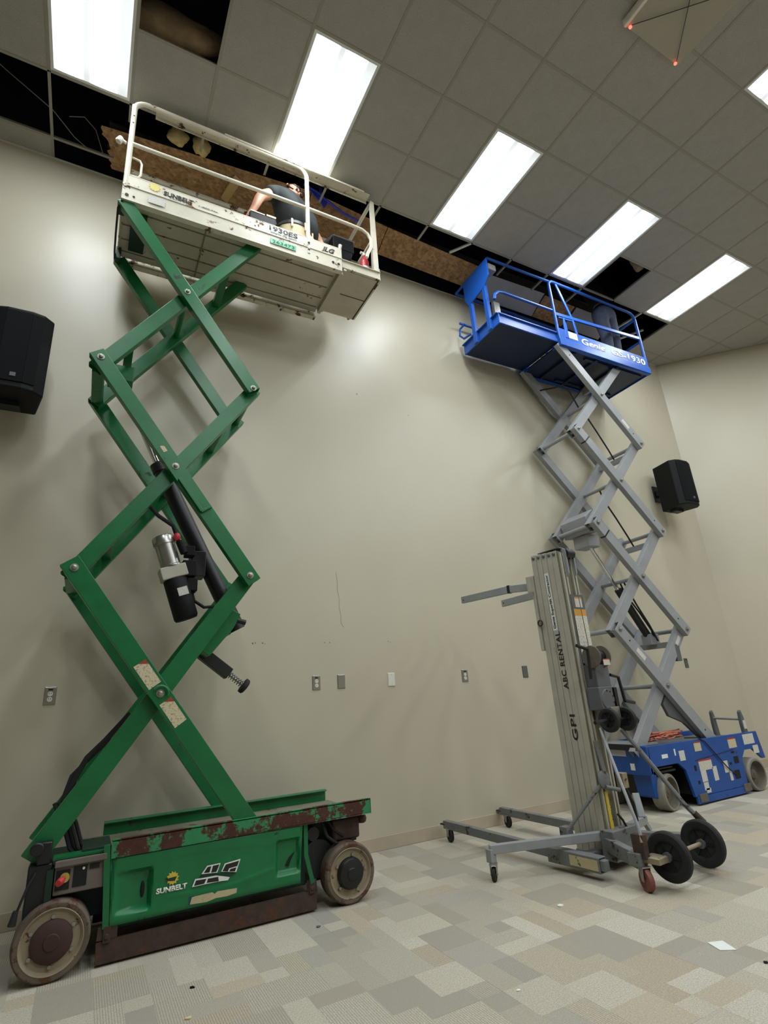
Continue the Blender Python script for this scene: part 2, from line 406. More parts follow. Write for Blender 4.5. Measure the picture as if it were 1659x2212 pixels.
def decal(name, mat, parent, c, xd, yd, w, h, thick=.0015):
    """thin printed label stuck on a surface, centre c"""
    c, xd, yd = Vector(c), Vector(xd).normalized(), Vector(yd).normalized(); n = xd.cross(yd)
    p = [c + xd * (a * w / 2) + yd * (b * h / 2) for a, b in ((-1, -1), (1, -1), (1, 1), (-1, 1))]
    return MB().prism(p, n * thick).build(name, mat, parent)
X, Y, Z = Vector((1, 0, 0)), Vector((0, 1, 0)), Vector((0, 0, 1))

# ================================================================== THE ROOM
T = 0.6096
Y0 = -2.053                    # grid line number 0 (parallel to the back wall)
KX = 6.92                      # back-wall corner with the angled wall, which runs along x + y = KX
XL_, XR_, YF_ = -7.0, 11.2, -12.0
def in_view(p, margin=30):
    d = Vector(p) - CAM; q = Vector((d.dot(R.col[0]), d.dot(R.col[1]), d.dot(R.col[2])))
    if q.y < .1: return False
    u = 829.5 + 1158.63 * q.x / q.y; w = 1106 - 1158.63 * q.z / q.y
    return -margin < u < 1659 + margin and -margin < w < 2212 + margin
def clip_diag(poly):
    out = []
    for a, b in zip(poly, poly[1:] + poly[:1]):
        fa, fb = a[0] + a[1] - KX + .003, b[0] + b[1] - KX + .003
        if fa <= 0: out.append(a)
        if fa * fb < 0:
            t = fa / (fa - fb); out.append((a[0] + (b[0] - a[0]) * t, a[1] + (b[1] - a[1]) * t))
    return out

# ---- walls
wb = MB().box(XL_ - .12, KX, 0, .12, 0, 6.185).build('wall_back', 'wall'); tag(wb, kind='structure')
s2 = math.sqrt(.5)
def wall_seg(name, p0, p1, z0, z1, mat='wall', th=.12):
    """wall whose room face runs p0 -> p1 with the room on the right-hand side"""
    p0, p1 = Vector((*p0, 0)), Vector((*p1, 0)); d = (p1 - p0).normalized(); n = Vector((-d.y, d.x, 0))
    q = [p0 + Z * z0, p1 + Z * z0, p1 + Z * z0 + n * th, p0 + Z * z0 + n * th]
    return tag(MB().prism(q, Z * (z1 - z0)).build(name, mat), kind='structure')
wall_seg('wall_right', (KX, 0), (XR_, KX - XR_), 0, 6.4)
wall_seg('wall_right', (XR_, KX - XR_), (XR_, YF_), 0, 6.4)
wall_seg('wall_front', (XR_, YF_), (XL_, YF_), 0, 6.4, 'wall_far')
wall_seg('wall_left', (XL_, YF_), (XL_, 0), 0, 6.4, 'wall_far')
# vinyl baseboards
tag(MB().box(XL_, KX - .004, -.008, 0, 0, .1).build('baseboard_back', 'baseboard', bevel=.002), kind='structure')
wall_seg('baseboard_right', (KX - .006, -.002), (XR_ - .006, KX - XR_ - .002), 0, .1, 'baseboard', .004)
# wall angle along the ceiling line
tag(MB().box(XL_, -1.33, -.022, 0, H - .002, H + .001).box(-1.33, 6.1, -.014, 0, 6.186, 6.19).box(6.1, KX - .03, -.022, 0, H - .002, H + .001).build('trim_1', 'tee_white'), kind='structure')
q = Vector((-1, -1, 0)) * s2 * .022
tag(MB().prism([Vector((KX, 0, H - .002)), Vector((XR_, KX - XR_, H - .002)), Vector((XR_, KX - XR_, H - .002)) + q, Vector((KX, 0, H - .002)) + q], Z * .003).build('trim_2', 'tee'), kind='structure')
# hairline crack, screw holes and scuffs left on the back wall
def marks(name, pts, w, mat='ink_black'):
    m = MB()
    for a, b in zip(pts[:-1], pts[1:]):
        m.bar((a[0], -.0006, a[1]), (b[0], -.0006, b[1]), .0012, w, up=(b[1] - a[1], 0, -(b[0] - a[0])))
    return m.build(name, mat, wb)
MAT['crack'] = plain('plaster_crack', rgb(150, 142, 122), .8)
marks('crack', [(.905, 2.33), (.915, 2.24), (.912, 2.17), (.93, 2.08), (.925, 2.0), (.94, 1.93), (.936, 1.86), (.965, 1.82)], .0035, 'crack')
for x, z, w in [(.12, 1.685, .014), (.145, 1.69, .009), (.205, 1.687, .012), (.225, 1.682, .008), (.765, 1.685, .009), (.815, 1.685, .009), (1.41, 1.688, .009), (1.435, 1.68, .007), (1.22, 4.33, .02), (-.02, 4.0, .012), (2.64, 1.69, .008), (1.86, 4.2, .012)]:
    MB().prism([(x, 0, z), (x + w, 0, z - w * .3), (x + w * .8, 0, z + w * .8), (x + w * .2, 0, z + w * .6)], (0, -.001, 0)).build('scuff_mark', 'crack' if z > 3 else 'grey_dark', wb)

# ---- floor: modular carpet blocks over the slab
floor = MB().prism([(XL_, YF_, -.1), (XR_, YF_, -.1), (XR_, KX - XR_, -.1), (KX, 0, -.1), (XL_, 0, -.1)], Z * .094).build('floor', 'subfloor'); tag(floor, kind='structure')
CW = .115
unit = MB().box(0, 1, 0, 1, 0, 1)
def carpet_blocks():
    rng = random.Random(11); nx, ny = int((XR_ - XL_) / CW), int(-YF_ / CW); used = set(); far = MB(); shared = {}; near = []
    for j in range(ny):
        for i in range(nx):
            if (i, j) in used: continue
            w, h = rng.choice([(1, 1), (2, 1), (3, 1), (2, 2), (2, 2), (1, 3), (1, 2), (3, 2), (2, 3), (2, 1), (1, 2)])
            while any((i + a, j) in used or i + a >= nx for a in range(w)): w -= 1
            h = min(h, ny - j)
            for a in range(w):
                for b in range(h): used.add((i + a, j + b))
            x0, x1 = XL_ + i * CW, XL_ + (i + w) * CW; y1, y0 = -.009 - j * CW, -.009 - (j + h) * CW
            poly = clip_diag([(x0, y0), (x1, y0), (x1, y1), (x0, y1)])
            if len(poly) < 3: continue
            zt = rng.choice([-.0002, 0, 0, .0002])
            whole = len(poly) == 4 and poly[2] == (x1, y1)
            vis = whole and any(in_view((x, y, 0), 5) for x, y in poly)
            dist = (Vector(((x0 + x1) / 2, (y0 + y1) / 2, 0)) - CAM).length / math.sqrt(w * h) ** .5
            near.append((dist if vis else 1e9, w, h, x0, y0, zt, poly))
    near.sort(key=lambda q: q[0])
    for n, (dist, w, h, x0, y0, zt, poly) in enumerate(near):
        if n < 300 and dist < 1e8:
            if (w, h) not in shared:
                o = MB().box(0, w * CW - .0002, 0, h * CW - .0002, 0, .006).build('carpet_tile', 'carpet', floor); shared[(w, h)] = o.data
            else:
                o = bpy.data.objects.new('carpet_tile', shared[(w, h)]); COL.objects.link(o); o.parent = floor
            o.location = (x0, y0, -.006 + zt)
        else:
            far.prism([(x, y, -.006) for x, y in poly], Z * (.006 + zt))
    tag(far.build('carpet_field', 'carpet_far', floor, fix=False), kind='stuff')
carpet_blocks()

# ---- suspended ceiling
def gy(j): return Y0 + j * T
lights = []
for jr in (0, -4, -8, -12):
    for i in (-3, 0, 3, 6, 9, 12):
        if jr < -4 and i < 0: continue
        if (i, jr) == (3, -4): continue
        if (i + 1) * T + gy(jr + 2) > KX - .1 or gy(jr) < YF_: continue
        lights.append((i, jr))
lit = {(i, j + d) for i, j in lights for d in (0, 1)}
missing = {(-2, 0), (7, 1)} | {(i, 2) for i in range(-5, 10)} | {(i, 3) for i in range(-3, 10)}
def row(j): return (gy(j), gy(j + 1)) if j < 3 else (gy(3), 0.0)
roof = MB(); tiles = []
for i in range(-12, 19):
    for j in range(-17, 4):
        if (i, j) in lit or (i, j) in missing: continue
        y0, y1 = row(j); x0, x1 = i * T, (i + 1) * T
        y0 = max(y0, YF_); x0 = max(x0, XL_); x1 = min(x1, XR_)
        if y1 - y0 < .02 or x1 - x0 < .02: continue
        g = .004
        poly = clip_diag([(x0 + g, y0 + g), (x1 - g, y0 + g), (x1 - g, y1 - g), (x0 + g, y1 - g)])
        if len(poly) < 3: continue
        if any(in_view((x, y, H), 5) for x, y in poly): tiles.append((i, j, poly, x0, y0, x1, y1))
        else: roof.prism([(x, y, H + .003) for x, y in poly], Z * .016)
ceiling = roof.build('ceiling', 'tile', fix=False); tag(ceiling, kind='structure')
tile_mesh = None
for i, j, poly, x0, y0, x1, y1 in tiles:
    c = Vector(((x0 + x1) / 2, (y0 + y1) / 2, H + .003))
    std = len(poly) == 4 and abs((x1 - x0) - T) < 1e-4 and abs((y1 - y0) - T) < 1e-4 and abs(poly[2][0] + .004 - x1) < 1e-4
    if std and tile_mesh:
        o = bpy.data.objects.new('ceiling_tile', tile_mesh); COL.objects.link(o); o.parent = ceiling
    else:
        o = MB().prism([(x - c.x, y - c.y, 0) for x, y in poly], Z * .016).build('ceiling_tile', 'tile', ceiling)
        if std: tile_mesh = o.data
    o.location = c
# grid tees
def tee(p0, p1, vis, name='grid_tee', mat='tee'):
    p0, p1 = Vector(p0), Vector(p1)
    m = MB().bar(p0, p1, .024, .0016).bar(p0 + Z * .017, p1 + Z * .017, .002, .032)
    return m if not vis else m.build(name, mat, ceiling)
hid = MB()
def put(p0, p1):
    mid = (Vector(p0) + Vector(p1)) / 2
    vis = any(in_view(p, 5) for p in (p0, mid, p1))
    r = tee(p0, p1, vis)
    if not vis: hid.add(r.v, r.f)
zt = H + .0008
for i in range(-10, 19):                     # runners square to the back wall
    x = i * T
    ye = min(gy(2), KX - x)
    if i <= -4 or i >= 10: ye = min(-.02, KX - x)
    if ye > YF_: put((x, YF_, zt), (x, ye - (.002 if ye > -1 else 0), zt))
for j in range(-16, 4):                      # cross tees, one per cell
    y = gy(j)
    for i in range(-10, 18):
        if (i, j) in lit and (i, j - 1) in lit and not any((i, k) in lights for k in (j,)): continue
        if j == 3 and -3 <= i <= 9: continue
        x0, x1 = i * T + .0125, min((i + 1) * T - .0125, KX - y)
        if x0 < XL_ or x1 - x0 < .05 or y < YF_: continue
        put((x0, y, zt), (x1, y, zt))
put((-1.817, gy(3), zt), (-1.33, gy(3), zt))
for i, ye in [(-3, -.012), (-2, -.66), (-1, -.645), (0, -.66), (1, -.60), (2, -.58), (3, -.586), (5, -.54), (6, -.51), (7, -.5)]:
    put((i * T, gy(2) + .012, zt), (i * T, ye, zt))
if hid.v: hid.build('grid_tee_field', 'tee', ceiling, fix=False)['kind'] = 'stuff'
# cut tees left hanging in the opening
def loose_tee(p0, p1, label):
    m = MB().bar(p0, p1, .024, .003).bar(Vector(p0) + Z * .015, Vector(p1) + Z * .015, .003, .03)
    tag(m.build('cut_ceiling_tee', 'tee_white'), label, 'ceiling grid bar', 'cut grid bars hanging in the ceiling gap')
loose_tee((4 * T, gy(2) + .014, H + .002), (2.26, -.62, H - .03), 'short bent white grid bar hanging between the two lifts')
loose_tee((9 * T, gy(2) + .014, H + .002), (5.44, -.36, H + .012), 'long cut white grid bar hanging behind the blue platform corner post')
loose_tee((5.86, -.56, H + .004), (5.62, -.30, H - .05), 'loose white grid bar tilted in the opening beside the blue platform')

# ---- above the ceiling
tag(MB().box(XL_, XR_, YF_, 1.4, 8.6, 8.7).build('roof_deck', 'deck_dark'), kind='structure')
tag(MB().box(XL_, KX + 1.5, .22, .32, 6.1, 8.6).build('void_backing', 'void'), kind='structure')  # dark backing sheet behind the gap, stands for the unlit void
for name, (x0, x1, y0, y1, z0, z1), lab in [
        ('steel_beam', (-1.42, -.42, -.03, .12, 6.70, 6.90), 'short grey steel beam above torn strand board'),
        ('steel_beam', (1.55, 6.2, -.02, .16, 6.80, 6.98), 'long grey steel beam above the ceiling line by blue platform')]:
    b = MB().box(x0, x1, y0, y1, z0, z0 + .02).box(x0, x1, y0, y1, z1 - .02, z1).box(x0, x1, (y0 + y1) / 2 - .01, (y0 + y1) / 2 + .01, z0, z1).box(x0, x1, y0 - .004, y0 + .004, z0 - .02, z0 + .1)
    tag(b.build(name, 'steel_grey'), lab, 'beam')
for x in (-2.6, -.1, 2.4, 4.9):
    tag(MB().box(x, x + .09, YF_, .2, 7.6, 7.9).build('roof_joist', 'deck_dark'), 'dark roof joist in the void over the ceiling', 'joist', 'roof joists')
def osb(x0, x1, zb, zt, label, jag, name='strand_board', mat='osb', cat='wood panel', group='strand boards above the wall'):
    """board leaning out from the wall head: lower edge y -.10, upper edge y -.40; zb, zt = heights at its two ends"""
    rng = random.Random(int(x1 * 100)); left = []
    n = 14 if jag else 1
    for k in range(n + 1):
        f = k / n
        left.append((x0 + (rng.uniform(-.03, .04) if jag and 0 < k < n else 0) + (.11 * (1 - f) if jag else 0), -.10 - .30 * f, zb[0] + (zt[0] - zb[0]) * f))
    poly = [(x1, -.40, zt[1]), (x1, -.10, zb[1])] + left
    return tag(MB().prism(poly, Vector((0, .008, .01))).build(name, mat), label, cat, group)
osb(-1.45, .60, (6.196, 6.25), (6.34, 6.55), 'strand board with torn edge behind white lift platform', True)
osb(.61, 1.56, (6.255, 6.33), (6.55, 6.46), 'strand board above the wall behind the black platform control box', False)
osb(1.57, 2.95, (6.33, 6.30), (6.46, 6.39), 'strand board above the wall between white and blue platforms', False)
osb(4.05, 4.62, (6.2, 6.2), (6.33, 6.33), 'strand board piece behind the person in jeans', False)
osb(2.97, 4.04, (6.19, 6.20), (6.32, 6.36), 'bare grey wallboard strip above the wall behind blue platform', False, 'wall_board', 'drywall', 'wall panel', 'bare wallboard pieces')
osb(4.66, 5.4, (6.2, 6.2), (6.33, 6.33), 'short bare wallboard piece above the wall past the person in jeans', False, 'wall_board', 'drywall', 'wall panel', 'bare wallboard pieces')
tag(MB().bar((-.295, -.165, 6.234), (-.19, -.36, 6.386), .03, .085, up=(1, .35, 0)).build('wood_cleat', 'pine', bevel=.003), 'pale pine cleat nailed upright on strand board', 'board')
def blob(name, c, size, mat, label, cat, seed, n=9):
    rng = random.Random(seed); m = MB()
    bm = bmesh.new(); bmesh.ops.create_icosphere(bm, subdivisions=3, radius=1)
    off = [Vector((rng.uniform(-1, 1), rng.uniform(-1, 1), rng.uniform(-1, 1))).normalized() for _ in range(n)]
    for v in bm.verts:
        k = 1 + .35 * max(v.co.normalized().dot(o) for o in off) ** 8 - .12 * abs(math.sin(v.co.x * 7) * math.cos(v.co.z * 6))
        v.co = Vector((c[0] + v.co.x * k * size[0], c[1] + v.co.y * k * size[1], c[2] + v.co.z * k * size[2]))
    m.v = [v.co.copy() for v in bm.verts]; m.f = [[v.index for v in f.verts] for f in bm.faces]; m.smooth = set(range(len(m.f))); bm.free()
    return tag(m.build(name, mat), label, cat)
blob('insulation_batt', (-.80, -.46, 6.50), (.085, .06, .085), 'insulation', 'loose yellow insulation wad above the strand board, farther from cleat', 'insulation', 3)
blob('insulation_batt', (-.575, -.46, 6.50), (.085, .06, .09), 'insulation', 'loose yellow insulation wad above the strand board, nearer to cleat', 'insulation', 5)
blob('insulation_batt', (-.92, -1.42, 6.42), (.34, .10, .17), 'insulation_old', 'dusty brown insulation seen through the missing ceiling tile', 'insulation', 8)
blob('insulation_batt', (4.78, -1.36, 6.40), (.10, .08, .16), 'insulation_old', 'insulation lump in the ceiling hole beside the bright light', 'insulation', 12)
m = MB().tube([(.50, -.43, 6.57), (.66, -.43, 6.535), (.80, -.43, 6.45), (.97, -.43, 6.37), (1.2, -.43, 6.33)], .014, 10)
m.prism([(.56, -.43, 6.56), (.78, -.43, 6.46), (.77, -.435, 6.40), (.735, -.44, 6.33), (.69, -.44, 6.40), (.62, -.435, 6.47)], Y * .012).cyl((.70, -.43, 6.52), (.70, -.43, 6.62), .014)
tag(m.build('blue_tarp', 'tarp'), 'bright blue tarp strip draped over a pipe behind the man in charcoal shirt', 'tarp')
for pts, lab in [([(-2.6, -.5, 6.75), (-2.2, -.45, 6.5), (-1.83, -.4, 6.3), (-1.66, -.26, 6.24), (-1.55, -.224, 6.2)], 'thin grey wire drooping across the dark ceiling gap'),
                 ([(-1.72, -.3, 6.42), (-1.6, -.32, 6.46), (-1.5, -.28, 6.40), (-1.42, -.224, 6.2)], 'short curled grey wire in the dark ceiling gap')]:
    tag(MB().tube(pts, .004, 6).build('loose_wire', 'grey'), lab, 'wire')

# ---- troffer lights
def lamp_proto():
    t = thing('ceiling_light', (0, 0, 0), '', 'ceiling light', local=True)
    w, l = T / 2 - .013, T - .013
    f = MB()
    for sx in (-1, 1): f.box(sx * w - .012, sx * w + .012, -l, l, .0, .012) if False else f.box(min(sx * w, sx * (w - .022)), max(sx * w, sx * (w - .022)), -l, l, .002, .012)
    for sy in (-1, 1): f.box(-w, w, min(sy * l, sy * (l - .022)), max(sy * l, sy * (l - .022)), .002, .012)
    f.build('lamp_frame', 'lamp_frame', t)
    MB().add([(-w + .02, -l + .02, .007), (w - .02, -l + .02, .007), (w - .02, l - .02, .007), (-w + .02, l - .02, .007)], [(3, 2, 1, 0)]).build('lens', 'lens', t, fix=False)
    h = MB(); a, b, c, d = w - .004, l - .004, .012, .13
    h.box(-a, a, -b, b, d, d + .004).box(-a, -a + .003, -b, b, c, d).box(a - .003, a, -b, b, c, d).box(-a, a, -b, -b + .003, c, d).box(-a, a, b - .003, b, c, d)
    h.build('lamp_housing', 'lamp_frame', t)
    return t
lp = lamp_proto()
NAMES = {(-3, 0): 'bright recessed ceiling light between dark gap and the missing tile hole', (0, 0): 'bright recessed ceiling light directly above white lift platform rail',
         (3, 0): 'bright recessed ceiling light over the wall between the two lifts', (6, 0): 'bright recessed ceiling light touching the hole above blue platform',
         (9, 0): 'bright recessed ceiling light closest to the angled wall corner', (6, -4): 'recessed ceiling light in the next row, nearest the beige ceiling panel'}
for n, (i, j) in enumerate(lights):
    if n == 0: o = lp
    else:
        o = lp.copy(); COL.objects.link(o)
        for ch in lp.children:
            c = ch.copy(); COL.objects.link(c); c.parent = o
    o.location = ((i + .5) * T, gy(j + 1), H)
    tag(o, NAMES.get((i, j), 'recessed ceiling light of the rows behind the lifts'), 'ceiling light', 'recessed ceiling lights')

# ---- beige panel with crossed wires under the ceiling
t = thing('ceiling_panel', (2.53, -3.6, H), 'beige square panel below ceiling with crossed dark wires and red lights', 'ceiling panel')
MB().box(2.215, 2.865, -3.98, -3.165, 6.105, 6.16).build('panel', 'beige_panel', t, bevel=.004)
MB().box(2.19, 2.213, -3.99, -3.16, 6.095, 6.165).build('lit_edge', 'white_plastic', t)  # lit side face of the panel, painted in as a white strip
MB().box(2.3, 2.8, -3.8, -3.3, 6.16, 6.19).build('mount', 'grey_dark', t)
for a, b in [((2.235, -3.195, 6.09), (2.85, -3.78, 6.075)), ((2.815, -3.185, 6.09), (2.24, -3.78, 6.075))]:
    MB().tube([a, b], .003, 6).build('wire', 'black', t)
    MB().ball(Vector(a) + Vector((0, .012, -.004)), .013).build('indicator_light', 'led', t)

# ---- wall plates
def plate(x, z, label, mat, kind):
    t = thing('wall_plate', (x, 0, z), label, 'wall plate', 'electrical plates along the back wall')
    w, h = .037, .06
    m = MB(); m.box(x - w, x + w, -.004, 0, z - h, z + h); m.prism([(x - w + .004, -.004, z - h + .004), (x + w - .004, -.004, z - h + .004), (x + w - .004, -.004, z + h - .004), (x - w + .004, -.004, z + h - .004)], Y * -.004)
    m.build('plate', mat, t, bevel=.002)
    if kind == 'outlet':
        MB().box(x - .014, x + .014, -.011, -.008, z + .036, z + .046).build('switch_slot', 'slot', t)
        for dz in (.012, -.024):
            r = MB().lathe((x, -.008, z + dz), (0, -1, 0), [(.016, 0), (.016, .003), (.014, .0035)], 20).build('receptacle', 'white_plastic' if mat == 'stainless' else 'rim_grey', t)
            for dx in (-.006, .006): MB().box(x + dx - .0015, x + dx + .0015, -.0125, -.0112, z + dz, z + dz + .009).build('slot', 'slot', r)
    elif kind == 'blank':
        for dz in (.042, -.042): MB().cyl((x, -.008, z + dz), (x, -.0092, z + dz), .003, seg=8).build('screw', 'zinc', t)
plate(-1.281, 1.351, 'stainless outlet plate on the wall beside the green lift scissor arm', 'stainless', 'outlet')
plate(.684, 1.349, 'stainless outlet plate next to the blank stainless plate', 'stainless', 'outlet')
plate(.918, 1.349, 'blank stainless wall plate between outlet and white plate', 'stainless', 'blank')
plate(1.421, 1.344, 'white plastic wall plate in the middle of the wall', 'white_plastic', 'blank')
plate(2.258, 1.345, 'stainless outlet plate between white plate and dark grey plate', 'stainless', 'outlet')
plate(3.048, 1.355, 'dark grey blank wall plate beside the aluminium mast', 'dark_plate', 'blank')
plate(5.803, 1.363, 'outlet plate on the wall under the loudspeaker near the corner', 'dark_plate', 'outlet')

# ---- loudspeakers
def speaker(xc, label):
    t = thing('loudspeaker', (xc, -.3, 3.75), label, 'loudspeaker', 'wall loudspeakers')
    z0, z1 = 3.42, 4.085
    def ring(z, s=1.0):
        return [(xc - .21, -.42, z), (xc - .15, -.485, z), (xc - .08, -.505, z), (xc + .08, -.505, z), (xc + .15, -.485, z), (xc + .21, -.42, z), (xc + .145, -.12, z), (xc - .145, -.12, z)]
    MB().prism(ring(z0), Z * (z1 - z0)).build('cabinet', 'black_plastic', t, bevel=.012)
    g = [(xc - .152, -.487, z0 + .05), (xc - .08, -.508, z0 + .05), (xc + .08, -.508, z0 + .05), (xc + .152, -.487, z0 + .05)]
    m = MB()
    for a, b in zip(g[:-1], g[1:]):
        n = (Vector(b) - Vector(a)).cross(Z).normalized()
        m.prism([Vector(a), Vector(b), Vector(b) + Z * (z1 - z0 - .08), Vector(a) + Z * (z1 - z0 - .08)], n * .006)
    m.build('grille', 'grille', t)
    decal('badge', 'grey_dark', t, (xc + .02, -.515, z0 + .1), X, Z, .035, .03, .003)
    MB().box(xc - .05, xc + .05, -.13, -.02, 3.7, 3.78).box(xc - .08, xc + .08, -.02, 0, 3.62, 3.86).build('wall_bracket', 'black', t, bevel=.003)
    MB().box(xc - .1, xc + .06, -.3, -.2, z0 - .035, z0).build('mount_plate', 'black', t)
speaker(-1.765, 'black loudspeaker on the wall beside the green scissor lift')
speaker(6.06, 'black loudspeaker on the wall between blue lift and corner')

# ================================================================== GREEN SCISSOR LIFT
def wheel(name, parent, c, R_, w, out, tyre, rim, hub, hub_r, bulge=.012, bolts=0, dish=.014):
    """solid wheel; out = unit vector of the outer face; c = centre of the outer face"""
    c, out = Vector(c), Vector(out).normalized()
    t = MB().lathe(c, -out, [(.02, dish + .004), (R_ * .74, dish + .004), (R_ * .80, .002), (R_ * .82, -.001), (R_ * .94, -.001), (R_ * .985, .006), (R_, .02), (R_, w - .015), (R_ * .97, w), (R_ * .5, w)], 44).build(name, tyre, parent)
    MB().lathe(c, -out, [(hub_r * .9, dish), (R_ * .725, dish), (R_ * .745, dish - .004), (R_ * .79, -.001), (R_ * .81, -.0035), (R_ * .825, -.001)], 44, caps=False).build('rim', rim, t)
    MB().lathe(c - out * dish, out, [(hub_r, -.004), (hub_r, .012), (hub_r * .86, .012 + bulge * .7), (hub_r * .4, .012 + bulge), (hub_r * .36, .018 + bulge), (.004, .019 + bulge)], 32).build('hub_cap', hub, t)
    u = out.cross(Z).normalized()
    for k in range(bolts):
        a = 2 * math.pi * k / bolts + .5; p = c + (u * math.cos(a) + Z * math.sin(a)) * (hub_r * .5 + R_ * .34)
        MB().cyl(p - out * .014, p - out * .002, .009, seg=8).build('wheel_bolt', 'zinc', t)
    return t
GL = thing('scissor_lift', (-.3, -.59, 0), 'green scissor lift with chipped white platform raised to the ceiling', 'scissor lift', 'scissor lifts')
# ---- chassis
MB().box(-.86, .24, -.90, -.28, .14, .47).box(.24, .64, -.80, -.38, .30, .47).box(-1.18, -.86, -.82, -.36, .2, .47).build('chassis', 'green_dark', GL, bevel=.006)
MB().box(-1.0, .64, -.90, -.30, .47, .485).build('chassis_top', 'dusty', GL)
MB().box(-.862, .675, -.965, -.895, .478, .486).box(-.862, .675, -.965, -.955, .478, .563).box(-.862, .675, -.965, -.925, .553, .563).build('side_rail', 'green_rust', GL, bevel=.003)
MB().box(-.88, .62, -.305, -.295, .462, .56).box(-.88, .62, -.335, -.295, .55, .56).box(-.9, .64, -.30, -.225, .44, .464).build('side_rail', 'green', GL, bevel=.003)
MB().box(-1.0, -.86, -.90, -.60, .487, .53).build('end_rail', 'green_dark', GL)
# moulded battery door with grip pockets
def door():
    x0, x1, z0, z1, y = -.852, .197, .168, .483, -.958
    nx, nz = 110, 34; m = MB(); V = []
    def sm(a, b, t): t = max(0, min(1, (t - a) / (b - a))); return t * t * (3 - 2 * t)
    for j in range(nz + 1):
        for i in range(nx + 1):
            x = x0 + (x1 - x0) * i / nx; z = z0 + (z1 - z0) * j / nz
            # slanting ends of the door
            x += .012 * (1 - 2 * j / nz) * (1 if i < nx / 2 else -1) * abs(i / nx - .5) * 2
            dep = 0
            pl = sm(-.832, -.815, x) * (1 - sm(-.668, -.645, x)) * sm(.205, .235, z) * (1 - sm(.385, .41, z))
            pr = sm(.03, .055, x) * (1 - sm(.172, .19, x)) * sm(.222, .25, z) * (1 - sm(.395, .42, z))
            dep += .035 * pl * sm(-.84, -.66, x) + .012 * pl + .032 * pr
            # long swept crease lines
            c1 = .385 + .035 * math.sin((x + .75) / .75 * math.pi); c2 = .245 - .04 * math.sin((x + .70) / .72 * math.pi) + .03
            inx = sm(-.62, -.5, x) * (1 - sm(.0, .06, x))
            dep += inx * .004 * (math.exp(-((z - c1) / .006) ** 2)) - inx * .003 * math.exp(-((z - c2) / .007) ** 2) + inx * .003 * sm(c2, c2 + .02, z) * (1 - sm(c1 - .02, c1, z))
            ed = min(x - x0, x1 - x, z - z0, z1 - z); dep += .012 * (1 - sm(0, .014, ed))
            V.append((x, y + dep, z))
    F = [(j * (nx + 1) + i, j * (nx + 1) + i + 1, (j + 1) * (nx + 1) + i + 1, (j + 1) * (nx + 1) + i) for j in range(nz) for i in range(nx)]
    m.add(V, F, True)
    m.box(x0 + .004, x1 - .004, y + .046, y + .056, z0 + .004, z1 - .004)
    for a, b, c, d in ((x0 + .006, x1 - .006, z0 + .004, z0 + .012), (x0 + .006, x1 - .006, z1 - .012, z1 - .004), (x0 + .006, x0 + .014, z0, z1), (x1 - .014, x1 - .006, z0, z1)):
        m.box(a, b, y + .012, y + .05, c, d)
    return m.build('battery_door', 'green_plastic', GL, fix=False)
dr = door()
MB().ball((-.692, -.918, .3), .03, 14, 10, (.35, .3, 1.3)).build('grip_slot', 'slot', dr)
MB().prism([(.10, -.928, .27), (.125, -.928, .31), (.16, -.928, .335), (.135, -.928, .295), (.12, -.928, .262)], Y * -.004).build('latch', 'slot', dr)
# worn maker's mark, hire firm's mark and torn labels on the door
def shape(name, pts, mat, par, y, th=.001):
    return MB().prism([(a, y, b) for a, b in pts], Y * -th).build(name, mat, par)
yd = -.9535
for p in [[(-.394, .323), (-.365, .358), (-.291, .359), (-.308, .315)], [(-.286, .316), (-.267, .352), (-.178, .36), (-.201, .299)], [(-.442, .27), (-.427, .305), (-.313, .302), (-.26, .287), (-.237, .28), (-.247, .267), (-.288, .27), (-.372, .271)]]:
    shape('logo_outline', p, 'ink_white', dr, yd - .006, .0035)
for p in [[(-.382, .327), (-.362, .352), (-.342, .353), (-.351, .324)], [(-.342, .321), (-.333, .353), (-.297, .354), (-.313, .32)], [(-.279, .318), (-.261, .347), (-.186, .353), (-.196, .328), (-.242, .325), (-.249, .31)], [(-.241, .309), (-.235, .32), (-.201, .322), (-.208, .304)], [(-.432, .274), (-.422, .298), (-.366, .296), (-.378, .275)], [(-.364, .276), (-.358, .295), (-.302, .294), (-.298, .272)]]:
    shape('logo_letter', p, 'ink_black', dr, yd - .0085, .0018)
shape('logo_band', [(-.39, .321), (-.199, .294), (-.237, .284), (-.313, .303), (-.406, .303)], 'green_dark', dr, yd - .006, .003)
def sun(c, r, mat, par, y):
    pts = []
    for k in range(24):
        a = 2 * math.pi * k / 24; rr = r * (1.0 if k % 2 == 0 else .74); pts.append((c[0] + rr * math.cos(a + (.16 if k % 2 == 0 else 0)), y, c[1] + rr * math.sin(a + (.16 if k % 2 == 0 else 0))))
    return MB().prism(pts, Y * -.0016).build('sun_emblem', mat, par)
sn = sun((-.546, .332), .034, 'ink_yellow', dr, -.961)
MB().prism([(-.565, -.9628, .322), (-.535, -.9628, .318), (-.524, -.9628, .338), (-.59, -.9628, .334)], Y * -.0008).build('emblem_scratch', 'green_dark', dr)
text('SUNBELT', .034, (-.627, -.9615, .272), X, Z, 'ink_white', dr, offset=.0014, width=.158)
shape('torn_label', [(-.449, .19), (-.44, .222), (-.33, .224), (-.318, .214), (-.302, .223), (-.194, .218), (-.197, .196), (-.25, .19), (-.31, .193), (-.36, .184)], 'sticker_tan', dr, -.957, .004)
shape('label_scrap', [(-.455, .186), (-.455, .226), (-.43, .226), (-.43, .19)], 'sticker_blue', dr, -.957, .003)
